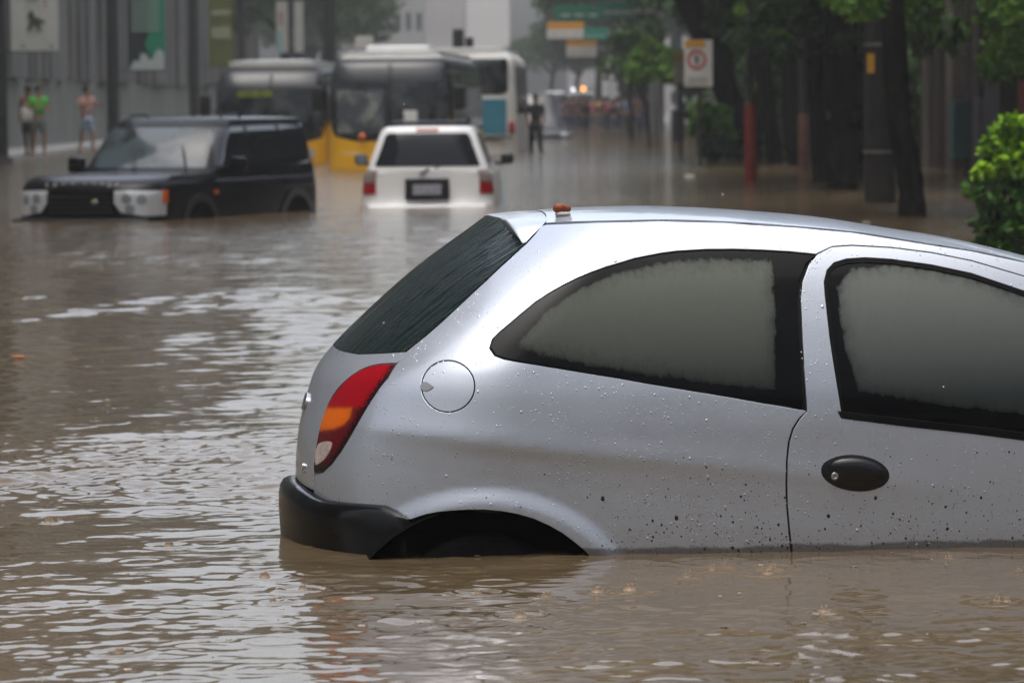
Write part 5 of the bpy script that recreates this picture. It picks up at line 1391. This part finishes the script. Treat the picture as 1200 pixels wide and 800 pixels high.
# white regulation sign
D = 84; a = at(802, 102, D); b = at(835, 47, D); cx = (a.x + b.x) / 2; w_ = b.x - a.x; h_ = b.z - a.z
t_ = thing('road_sign', 'large white road sign with a yellow top band and a red ring', 'sign', (cx, D, 0))
SG = noisy('sign_white', (.55, .55, .52), (.62, .62, .60), 2, .6)
MB().tube([(.02, .06, -.7), (.02, .06, b.z)], .04, 10).build('post', POLE, t_, True)
MB().box((0, 0, (a.z + b.z) / 2), (w_, .04, h_), .012).build('board', SG, t_)
MB().box((-w_ * .12, -.028, b.z - h_ * .075), (w_ * .72, .01, h_ * .14)).build('yellow_band', mat('sign_yellow', (.60, .30, .02), .6), t_)
mb = MB(); zc = b.z - h_ * .42; R0, R1 = w_ * .34, w_ * .25; n = 32
ri = [[mb.bm.verts.new((r * math.cos(k * 2 * PI / n) - w_ * .06, yy, zc + r * math.sin(k * 2 * PI / n))) for k in range(n)] for r, yy in ((R0, -.022), (R0, -.032), (R1, -.032), (R1, -.022))]
for q0, q1 in zip(ri, ri[1:] + ri[:1]):
    for k in range(n): mb.bm.faces.new((q0[k], q0[(k + 1) % n], q1[(k + 1) % n], q1[k]))
mb.build('red_ring', mat('sign_red', (.45, .06, .05), .6), t_)
e_ = link('letter', text_mesh('E', w_ * .34, .004, .004), mat('sign_black', (.03, .03, .03), .6), t_); e_.matrix_local = Matrix.Translation((-w_ * .06, -.035, zc)) @ Matrix(((1, 0, 0, 0), (0, 0, -1, 0), (0, 1, 0, 0), (0, 0, 0, 1)))
for k in range(3): MB().box((-.02, -.025, a.z + h_ * (.08 + k * .06)), (w_ * .7, .006, .015)).build('printed_line', mat('sign_grey', (.3, .3, .3), .6), t_)
D = 92; a = at(792, 98, D); b = at(802, 62, D); t_ = thing('road_sign', 'narrow white sign with a yellow top half hidden left of the large one', 'sign', ((a.x + b.x) / 2, D, 0)); w_ = b.x - a.x + .1
MB().box((0, 0, (a.z + b.z) / 2), (w_, .04, b.z - a.z), .01).build('board', noisy('sign_dull', (.28, .28, .25), (.33, .33, .30), 2, .6), t_); MB().box((0, -.028, b.z - .08), (w_, .01, .14)).build('yellow_band', mat('sign_ochre', (.40, .22, .03), .6), t_); MB().tube([(0, .05, -.7), (0, .05, b.z)], .035, 8).build('post', POLE, t_, True)
g = ground(795, 166); t_ = thing('litter_bin', 'dark street bin standing in the water under the signs', 'bin', (g.x, g.y, 0)); MB().box((0, 0, .28), (.42, .42, 1.2), .03).build('bin_body', DPL, t_); MB().box((0, 0, .93), (.48, .48, .10), .03).build('bin_lid', DPL, t_, True)
# round white sign far off
D = 150; q = at(737, 90, D); t_ = thing('round_sign', 'round white sign on a thin post near the crowd', 'sign', (q.x, D, 0)); MB().lathe([(.22, -.02), (.22, .02)], (0, 0, q.z), 24, 'y').build('disc', SG, t_); MB().tube([(0, .05, -.6), (0, .05, q.z)], .03, 8).build('post', POLE, t_)
# overhead direction signs
def info_sign(px0, py0, px1, py1, D, bands, label, post_dx):
    a = at(px0, py1, D); b = at(px1, py0, D); w_, h_ = b.x - a.x, b.z - a.z
    t_ = thing('direction_sign', label, 'sign', ((a.x + b.x) / 2, D, 0), 0, 'direction signs over the far street')
    MB().tube([(post_dx, .15, -.7), (post_dx, .15, b.z)], .09, 10).build('post', STEEL, t_, True)
    MB().tube([(post_dx, .12, (a.z + b.z) / 2), (0, .06, (a.z + b.z) / 2)], .05, 8).build('arm', STEEL, t_, True)
    z = b.z
    for fr, m in bands:
        MB().box((0, 0, z - fr * h_ / 2), (w_, .06, fr * h_ - .01), .01).build('board', m, t_); z -= fr * h_
    for k in range(3): MB().box((w_ * (-.28 + .27 * k), -.035, a.z + h_ * .32), (w_ * .18, .01, h_ * .12)).build('printed_line', mat('print_w', (.5, .5, .48), .7), t_)
SGR = mat('sign_green', (.015, .16, .10), .5); STL = mat('sign_teal', (.02, .26, .19), .5); SOR = mat('sign_orange', (.65, .30, .03), .5)
info_sign(650, 6, 709, 24, 170, [(1, SGR)], 'wide dark green direction sign over the far street', 3.2)
info_sign(700, 2, 745, 22, 176, [(1, SGR)], 'green direction sign half hidden by the trees', 1.9)
info_sign(641, 26, 684, 46, 186, [(.42, SOR), (.58, SG)], 'orange and white direction sign below the green one', 4.0)
info_sign(684, 33, 712, 47, 182, [(1, STL)], 'small teal direction sign beside the orange one', 2.4)
info_sign(664, 48, 699, 67, 200, [(.34, SOR), (.66, SG)], 'lowest white direction sign with an orange strip', 3.4)
# small white box sign above the yellow bus
D = 140; a = at(416, 58, D); b = at(437, 43, D); t_ = thing('hoarding', 'small white board on a post above the yellow bus', 'sign', ((a.x + b.x) / 2, D, 0)); MB().box((0, 0, (a.z + b.z) / 2), (b.x - a.x, .08, b.z - a.z), .02).build('board', SG, t_); MB().tube([(0, .08, -.6), (0, .08, b.z)], .05, 8).build('post', POLE, t_)
# dark cluster above the coach: signal head on its arm
D = 150; q = at(541, 46, D); t_ = thing('traffic_signal', 'dark traffic signal showing above the white coach', 'traffic light', (q.x, D, 0))
MB().tube([(0, .1, -.6), (0, .1, q.z + .3)], .08, 10).build('post', POLE, t_, True); MB().box((-.12, 0, q.z), (.40, .25, .72), .05).build('signal_head', DPL, t_, True); MB().box((.28, 0, q.z - .15), (.3, .2, .42), .04).build('side_head', DPL, t_, True)

# motorbike behind the black car roof
g = at(232, 150, 105); t_ = thing('motorcycle', 'dark motorcycle parked on the left pavement behind the black car', 'motorcycle', (g.x, 105, .07), .5)
MB().tube([(-.7, 0, .62), (-.2, 0, .78), (.3, 0, .80), (.6, 0, 1.0)], [.06, .12, .14, .05], 10).build('frame', DPL, t_, True)
MB().ball((.15, 0, .85), .2, 2, (1.4, .7, .7)).build('fuel_tank', BLK, t_, True); MB().box((-.35, 0, .86), (.6, .25, .1), .04).build('seat', DPL, t_, True)
MB().tube([(.55, -.33, 1.08), (.58, 0, 1.05), (.55, .33, 1.08)], .02, 8).build('handlebar', DPL, t_, True)
MB().tube([(.58, 0, 1.0), (.78, 0, .30)], .03, 8).build('fork', STEEL, t_, True)
for x in (-.7, .78): MB().lathe([(.20, -.05), (.30, -.04), (.30, .04), (.20, .05)], (x, 0, .30), 24, 'y').build('wheel', TYRE, t_, True)

# unseen block added behind the camera for the car's glass and flank to mirror
hs_ = thing('reflection_block', 'unseen pale brick block added behind the camera for the car to mirror', 'building', (6, -26, 0))
HB = noisy('pale_brick', (.28, .27, .26), (.36, .35, .34), 2, .9)
MB().box((0, -6, 4), (44, 12, 10), .05).build('walls', HB, hs_); MB().box((0, -6, 9.2), (44.6, 12.6, .5), .05).build('cornice', BG3, hs_)
for i in range(2):
    for j in range(11): MB().box((-20 + j * 4, .02, 3.4 + i * 4), (1.5, .14, 2.0), .02).build('window', TINT, hs_)

# right fence of tall posts with faded paint
fe = thing('plank_wall', 'tall dark wall of upright posts with faded paint behind the right trees', 'wall', (8.0, 30, 0))
FM = noisy('post_brown', (.014, .011, .009), (.055, .043, .036), 2.5, .9, .4, stretch=(1, 1, .15)); FM2 = noisy('post_grey', (.05, .045, .04), (.13, .115, .10), 2.5, .9, .4, stretch=(1, 1, .15))
MB().box((.5, 23, 1.9), (.2, 56, 5.6)).build('backing', FM, fe)
r_ = random.Random(8); y = 8.0; k = 0
FAD = [noisy('faded_aqua', (.035, .085, .09), (.06, .13, .135), 3, .8), noisy('faded_rose', (.14, .06, .065), (.18, .08, .08), 3, .8), noisy('faded_red', (.22, .05, .03), (.28, .08, .05), 3, .8), noisy('faded_lilac', (.12, .12, .16), (.17, .16, .21), 3, .8)]
while y < 50 and k < 60:
    w_ = r_.uniform(.9, 2.2); 
    p = MB().box((.2 - r_.uniform(0, .2), y + w_ / 2, 1.9 + r_.uniform(-.1, .2)), (.55, w_ * .62, 5.6), .03).build('post', FM if r_.random() < .6 else FM2, fe)
    if r_.random() < .4:
        z0 = r_.uniform(.2, .7); MB().box((-.1, y + w_ / 2, z0 + .55), (.50, w_ * .55, 1.0), .01).build('faded_panel', r_.choice(FAD), p)
    y += w_ * r_.uniform(1.0, 1.3); k += 1

# bright bush on the right, mid-distance greens
def bush(px, py, D, R_, n, size, m, label, flat=1.0, blobs=None, seed=1, mm=None):
    c = at(px, py, D); t_ = thing('bush', label, 'bush', (c.x, D, 0))
    r = random.Random(seed)
    bl = blobs or [(r.uniform(-.6, .6) * R_, r.uniform(-.4, .4) * R_, c.z + r.uniform(-.6, .6) * R_ * flat, R_ * r.uniform(.3, .5)) for _ in range(10)]
    leaves('foliage', bl, n, size, seed, t_, m)
    if mm: leaves('young_leaves', [(a, b, cc + .12 * R_, d * .95) for a, b, cc, d in bl if cc > c.z], n // 2, size * 1.15, seed + 5, t_, mm)
    for k in range(5):
        b = bl[k % len(bl)]; MB().tube([(b[0] * .2, 0, -.6), (b[0] * .5, 0, b[2] * .4), (b[0], b[1], b[2])], [.03, .02, .01], 6).build('stem', BARK, t_, True)
    return t_
D = 34; c = at(1175, 210, D); k = F / D
bb = []
for (px, py, rp) in ((1178, 168, 24), (1165, 180, 17), (1190, 195, 30), (1140, 222, 13), (1155, 232, 18), (1180, 232, 26), (1168, 250, 20), (1195, 260, 22), (1186, 150, 14), (1146, 262, 9), (1215, 190, 34), (1225, 235, 34), (1235, 160, 24), (1160, 268, 18), (1182, 264, 24), (1200, 286, 26), (1150, 207, 14), (1205, 212, 30), (1172, 290, 20), (1152, 285, 12)):
    q = at(px, py, D); bb.append((q.x - c.x, random.Random(px).uniform(-.15, .15), q.z, rp / k))
LFN = leafmat('leaf_young', (.17, .36, .014), (.34, .54, .03)); LFD = leafmat('leaf_deep', (.03, .09, .012), (.07, .17, .02))  # yellow-green young leaves over deeper green ones
bush(1175, 210, D, .35, 2700, .050, LFD, 'bright green leafy bush at the right edge, nearest plant', blobs=bb, seed=4, mm=LFN)
bush(836, 148, 88, .55, 1500, .09, LF2, 'low green bush in the water left of the leaning tree', seed=6, mm=LF2)
bush(838, 168, 87, .45, 700, .09, LF1, 'dark low shrub at the foot of the leaning tree', seed=9)
bush(768, 72, 120, .9, 1500, .11, LF2, 'yellow green shrub hanging beside the narrow sign', seed=12, mm=LF2)
bush(745, 60, 140, 1.3, 1500, .13, LF3, 'mid green foliage clump above the round sign', seed=13)
# ------------------------------------------------------------------ the flood
def axis_pts(segs):
    out = [segs[0][0]]
    for a, b, h0, h1 in segs:
        x = a
        while x < b:
            u = (x - a) / (b - a); x += h0 * (1 - u) + h1 * u; out.append(min(x, b))
    return np.unique(np.round(np.array(out), 5))
xp = axis_pts([(0, 1.9, .009, .009), (1.9, 3.5, .009, .03), (3.5, 9, .03, .06), (9, 30, .06, 1.5), (30, 700, 1.5, 60)]); XW = np.concatenate([-xp[::-1][:-1], xp])
YW = np.concatenate([axis_pts([(-120, 0, 30, 4), (0, 7, 4, .1)]), axis_pts([(7.01, 8.6, .1, .011), (8.6, 17, .011, .013), (17, 30, .013, .045), (30, 70, .045, .5), (70, 300, .5, 6), (300, 900, 6, 60)])])
GXw, GYw = np.meshgrid(XW, YW)
def vnoise(x, y, seed):
    r = np.random.default_rng(seed); T = r.uniform(-1, 1, (64, 64)).astype(np.float32)
    xi = np.floor(x).astype(int); yi = np.floor(y).astype(int); fx = x - xi; fy = y - yi
    fx = fx * fx * fx * (fx * (fx * 6 - 15) + 10); fy = fy * fy * fy * (fy * (fy * 6 - 15) + 10)
    a = T[yi % 64, xi % 64]; b = T[yi % 64, (xi + 1) % 64]; c = T[(yi + 1) % 64, xi % 64]; d = T[(yi + 1) % 64, (xi + 1) % 64]
    return (a * (1 - fx) + b * fx) * (1 - fy) + (c * (1 - fx) + d * fx) * fy
def sstep(a, b, x): t = np.clip((x - a) / (b - a), 0, 1); return t * t * (3 - 2 * t)
Xf, Yf = GXw.astype(np.float32), GYw.astype(np.float32)
# where the surface is ruffled (wind and eddies round the car) and where it lies calm
ruf = sstep(.05, .55, vnoise(Xf * .35 + 3, Yf * .22 + 7, 1) * .7 + vnoise(Xf * 1.1, Yf * .6, 2) * .4)
def patch(x0, y0, rx, ry, rot=0):
    c, s = math.cos(rot), math.sin(rot); dx, dy = Xf - x0, Yf - y0; u = (dx * c + dy * s) / rx; v = (-dx * s + dy * c) / ry
    w = vnoise(Xf * 1.6, Yf * .9, 9) * .35
    return np.clip(1.25 - np.sqrt(u * u + v * v) + w, 0, 1)
P1 = patch(-1.35, 15.1, 1.6, 1.9, .15); P2 = patch(-.15, 9.9, 1.5, .65, 0); P3 = patch(-.9, 11.0, .9, .5)
P4 = patch(-1.2, 28, 2.0, .9, 0); P5 = patch(.35, 10.6, 2.2, 1.1)
amp_fine = .36 + .32 * ruf + 1.9 * P1 + .4 * P2 + .5 * P3 + .5 * P4 + .55 * P5
amp_mid = .38 + .45 * ruf + .75 * P1 + .5 * P2 + .5 * P3 + .8 * P4
Zw = np.zeros_like(Xf)
r = np.random.default_rng(5)
def waves(n, l0, l1, slope, amp, mind=0.0, spread=1.0, base=None):
    """sum of n short-crested wave trains, each with its own patchy envelope"""
    global Zw
    for k in range(n):
        lam = math.exp(r.uniform(math.log(l0), math.log(l1))); th = r.uniform(0, 2 * PI) if base is None else base + r.normal() * spread
        kk = 2 * PI / lam; kx, ky = kk * math.cos(th), kk * math.sin(th)
        ph = r.uniform(0, 2 * PI) + 1.6 * vnoise(Xf / (lam * 3.2) + k, Yf / (lam * 3.2), 40 + k)
        env = .5 + .5 * vnoise(Xf / (lam * 4) + 3 * k, Yf / (lam * 4) - k, 70 + k)
        A = slope / kk / math.sqrt(n) * 1.41
        # waves finer than the mesh fade away with distance
        cell = np.clip((Yf - 17) / 13, 0, 1) * .035 + .012 + np.clip((np.abs(Xf) - 3.5) / 5, 0, 1) * .05 + np.clip((Yf - 30) / 40, 0, 1) * .5
        lod = np.clip((lam / cell - 2.2) / 2, 0, 1)
        Zw += A * env * lod * amp * np.sin(kx * Xf + ky * Yf + ph)
waves(14, .9, 3.0, .010, amp_mid, base=PI / 2, spread=.7)
waves(22, .22, .8, .046, amp_mid, base=PI / 2 + .15, spread=.6)
waves(26, .06, .2, .10, amp_fine, base=PI / 2, spread=.9)
# short steep wave groups standing apart from one another
for k in range(9):
    lam = r.uniform(.35, .95); kk = 2 * PI / lam; th = PI / 2 + r.normal() * .35
    env = np.clip(vnoise(Xf / .30 + 5 * k, Yf / (lam * 1.5) - 3 * k, 120 + k) - .22, 0, 1) * 1.9
    cell = np.clip((Yf - 30) / 40, 0, 1) * .5 + .02; lod = np.clip((lam / cell - 2.2) / 2, 0, 1)
    Zw += .06 / kk * env * lod * (.35 + .65 * ruf + .6 * np.clip(P1 + P4, 0, 1)) * np.sin(kk * (math.cos(th) * Xf + math.sin(th) * Yf) + r.uniform(0, 6))
# rings of rain drops
rr_ = np.random.default_rng(8)
spx = [(610, 722), (700, 693), (738, 690), (805, 676), (835, 668), (320, 705), (310, 676), (57, 612), (198, 640), (966, 716), (905, 665), (1112, 656), (1168, 704), (1180, 704), (560, 695), (640, 700), (140, 765), (70, 610), (355, 690), (848, 664), (900, 672), (1195, 670)]
for k in range(420 + 2 * len(spx)):
    D = 8.6 + 17 * rr_.random() ** 1.5; X = rr_.uniform(-.135, .135) * D; rad = rr_.uniform(.02, .12); a = rr_.uniform(.0008, .0020)
    if k >= 420: gq = ground(*spx[(k - 420) % len(spx)]); X, D, rad, a = gq.x, gq.y, (.035 if k % 2 else .075), .0022
    i0, i1 = np.searchsorted(YW, [D - rad * 1.8, D + rad * 1.8]); j0, j1 = np.searchsorted(XW, [X - rad * 1.8, X + rad * 1.8])
    if i1 - i0 < 3 or j1 - j0 < 3: continue
    q = np.hypot(Xf[i0:i1, j0:j1] - X, Yf[i0:i1, j0:j1] - D); Zw[i0:i1, j0:j1] += a * np.cos((q - rad) / .016 * 1.2) * np.exp(-((q - rad) / .022) ** 2)
fade = np.clip((Yf - 4) / 4, 0, 1); Zw = Zw * fade
nyw, nxw = Xf.shape
me = bpy.data.meshes.new('flood_water'); co = np.stack([Xf, Yf, Zw], -1).reshape(-1, 3).astype(np.float32)
me.vertices.add(len(co)); me.vertices.foreach_set('co', co.ravel())
ii = (np.arange(nyw - 1)[:, None] * nxw + np.arange(nxw - 1)[None, :]).ravel(); Q = np.stack([ii, ii + 1, ii + nxw + 1, ii + nxw], 1).astype(np.int32)
me.loops.add(Q.size); me.loops.foreach_set('vertex_index', Q.ravel()); me.polygons.add(len(Q)); me.polygons.foreach_set('loop_start', (np.arange(len(Q)) * 4).astype(np.int32))
me.update(calc_edges=True); me.polygons.foreach_set('use_smooth', np.ones(len(Q), bool))
print('water verts', len(co))
WAT = mat('flood_water', (.15, .11, .068), .06, ior=1.33); t = NT(WAT); v = t.coords((1, 1, 1))
silt = t.noise(t.coords((.5, .25, 1)), 1.0, 4, .55)
t.l(t.ramp(silt, [(.3, (.095, .069, .039)), (.7, (.135, .096, .053))]), t.b.inputs['Base Color'])
b1 = t.noise(t.coords((1, .8, 1)), 26, 3, .55); tcw = t.n('ShaderNodeTexCoord'); spw = t.n('ShaderNodeSeparateXYZ'); t.l(tcw.outputs['Object'], spw.inputs[0])
farm = t.math('MULTIPLY', t.math('SUBTRACT', spw.outputs[1], 24.0), .03, True)        # waves too fine for the mesh far away
b2 = t.noise(t.coords((1, .55, 1)), 2.6, 5, .62); bp = t.bump(b1, .10, .006)
bq = t.n('ShaderNodeBump'); bq.inputs['Strength'].default_value = 1; bq.inputs['Distance'].default_value = .09
t.l(t.math('MULTIPLY', b2, farm), bq.inputs['Height']); t.l(bq.outputs[0], bp.inputs['Normal'])
link('flood_water', me, WAT); tag(bpy.data.objects['flood_water'], kind='structure')

# splashes and falling drops
DROP = mat('splash_water', (.95, .93, .90), .02, ior=1.33); DROP.node_tree.nodes['Principled BSDF'].inputs['Transmission Weight'].default_value = 1
MUDW = mat('splash_muddy', (.26, .19, .13), .06, ior=1.33)
mb = MB(); mb2 = MB(); r_ = random.Random(2)
for i, (px, py) in enumerate(spx):
    g = ground(px, py); R0 = r_.uniform(.008, .014)
    n = 12; rings = []
    for (rr, zz) in ((1.5, -.004), (1.15, .1 * R0), (.85, .55 * R0), (.80, .95 * R0), (.6, .8 * R0), (.45, .2 * R0), (.05, .1 * R0)):
        rings.append([mb2.bm.verts.new((g.x + R0 * rr * math.cos(k * 2 * PI / n), g.y + R0 * rr * math.sin(k * 2 * PI / n), max(zz * (1 + .35 * math.sin(k * 2.7 + i)), -.004))) for k in range(n)])
    for q0, q1 in zip(rings, rings[1:]):
        for k in range(n): mb2.bm.faces.new((q0[k], q0[(k + 1) % n], q1[(k + 1) % n], q1[k]))
    for k in range(r_.randint(1, 3)): mb.ball((g.x + r_.gauss(0, 1.1) * R0, g.y + r_.gauss(0, .9) * R0, R0 * r_.uniform(1.0, 2.2)), r_.uniform(.0008, .0018), 1)
tag(mb2.build('rain_splashes', MUDW, None, True), kind='stuff')
for k in range(30):
    D = r_.uniform(9, 15); p = at(r_.uniform(0, 1200), r_.uniform(0, 780), D)
    if p.z < .02: continue
    mb.ball(tuple(p), r_.uniform(.0012, .0020), 1, (1, 1, 1.6))
tag(mb.build('rain_drops', DROP, None, True), kind='stuff')
# floating litter
for (px, py, c, s_, lb) in ((808, 207, (.6, .58, .52), .10, 'small white scrap of plastic afloat on the right'), (22, 420, (.45, .16, .05), .035, 'orange leaf afloat on the left'), (1015, 262, (.3, .28, .25), .05, 'pale scrap afloat behind the roof')):
    g = ground(px, py); t_ = MB().ball((0, 0, .008), s_, 2, (1, .6, .25)).build('floating_litter', noisy('litter', c, tuple(x * .8 for x in c), 30, .7, .5), None, True, loc=(g.x, g.y, 0)); tag(t_, lb, 'litter')

# small floating flecks: leaf bits and foam
mb = MB()
for k in range(260):
    D = 8.8 + 20 * r_.random() ** 1.3; X = r_.uniform(-.13, .13) * D; s_ = r_.uniform(.002, .007)
    mb.ball((X, D, .002), s_, 1, (r_.uniform(.8, 2.4), r_.uniform(.6, 1.3), .35))
tag(mb.build('floating_flecks', noisy('fleck', (.10, .065, .035), (.45, .40, .33), 3, .7, detail=2), None), kind='stuff')

# ------------------------------------------------------------------ rain haze
hz = MB().box((0, 300, 19), (420, 640, 41)).build('haze', None); m = bpy.data.materials.new('rain_haze'); m.use_nodes = True; n_ = m.node_tree.nodes; n_.clear()
out = n_.new('ShaderNodeOutputMaterial'); pv = n_.new('ShaderNodeVolumePrincipled'); pv.inputs['Color'].default_value = (.60, .62, .63, 1); pv.inputs['Density'].default_value = HAZE; pv.inputs['Anisotropy'].default_value = .0
m.node_tree.links.new(pv.outputs[0], out.inputs['Volume']); hz.data.materials.append(m); tag(hz, kind='stuff')
# ------------------------------------------------------------------ light and air
w = bpy.data.worlds.new('World'); scene.world = w; w.use_nodes = True
nt = w.node_tree; bg = nt.nodes['Background']
sky = nt.nodes.new('ShaderNodeTexSky'); sky.sky_type = 'NISHITA'; sky.sun_disc = False
SUN_EL, SUN_ROT = math.radians(72), math.radians(205)
sky.sun_elevation = SUN_EL; sky.sun_rotation = SUN_ROT; sky.air_density = 1.0; sky.dust_density = 6.0; sky.ozone_density = 1.5
hs = nt.nodes.new('ShaderNodeHueSaturation'); hs.inputs['Saturation'].default_value = .48
nt.links.new(sky.outputs[0], hs.inputs['Color']); 
tcs = nt.nodes.new('ShaderNodeTexCoord'); sps = nt.nodes.new('ShaderNodeSeparateXYZ'); nt.links.new(tcs.outputs['Generated'], sps.inputs[0])
mm1 = nt.nodes.new('ShaderNodeMath'); mm1.operation = 'MULTIPLY_ADD'; mm1.inputs[1].default_value = .85; mm1.inputs[2].default_value = 1.0; mm1.use_clamp = False; nt.links.new(sps.outputs[2], mm1.inputs[0])
cl = nt.nodes.new('ShaderNodeTexNoise'); cl.inputs['Scale'].default_value = 2.2; cl.inputs['Detail'].default_value = 4; nt.links.new(tcs.outputs['Generated'], cl.inputs['Vector'])
def wm(op, a, b=None, c=None):
    q = nt.nodes.new('ShaderNodeMath'); q.operation = op
    for i, v_ in enumerate((a, b, c)):
        if v_ is None: continue
        if hasattr(v_, 'links'): nt.links.new(v_, q.inputs[i])
        else: q.inputs[i].default_value = v_
    return q.outputs[0]
cloud = wm('MULTIPLY_ADD', cl.outputs['Fac'], .9, .55)                    # uneven cloud cover
hy = wm('MULTIPLY_ADD', sps.outputs[1], .5, .5); ahead = wm('MULTIPLY_ADD', wm('MULTIPLY', hy, hy), 2.0, .36)                       # thinner cloud down the street than behind
mtot = wm('MULTIPLY', wm('MULTIPLY', mm1.outputs[0], cloud), ahead)
mx = nt.nodes.new('ShaderNodeVectorMath'); mx.operation = 'SCALE'; nt.links.new(hs.outputs[0], mx.inputs[0]); nt.links.new(mtot, mx.inputs['Scale'])
nt.links.new(mx.outputs[0], bg.inputs[0]); bg.inputs[1].default_value = .14      # an overcast sky is brighter overhead than at the horizon
sun = bpy.data.lights.new('sun', 'SUN'); so = bpy.data.objects.new('sun', sun); COL.objects.link(so)
sun.energy = .5; sun.angle = math.radians(60); sun.color = (1, .97, .93)
d = Vector((math.sin(SUN_ROT) * math.cos(SUN_EL), math.cos(SUN_ROT) * math.cos(SUN_EL), math.sin(SUN_EL)))
so.rotation_euler = d.to_track_quat('Z', 'Y').to_euler()
scene.view_settings.view_transform = 'Standard'; scene.view_settings.look = 'None'; scene.view_settings.gamma = 1
scene.view_settings.exposure = EXPOSURE
scene.render.engine = 'CYCLES'
cy = scene.cycles
cy.use_denoising = True; cy.denoiser = 'OPENIMAGEDENOISE'; cy.max_bounces = 6; cy.diffuse_bounces = 3; cy.glossy_bounces = 4; cy.transmission_bounces = 5
cy.volume_bounces = 0; cy.transparent_max_bounces = 8; cy.caustics_reflective = False; cy.caustics_refractive = False; cy.sample_clamp_indirect = 6
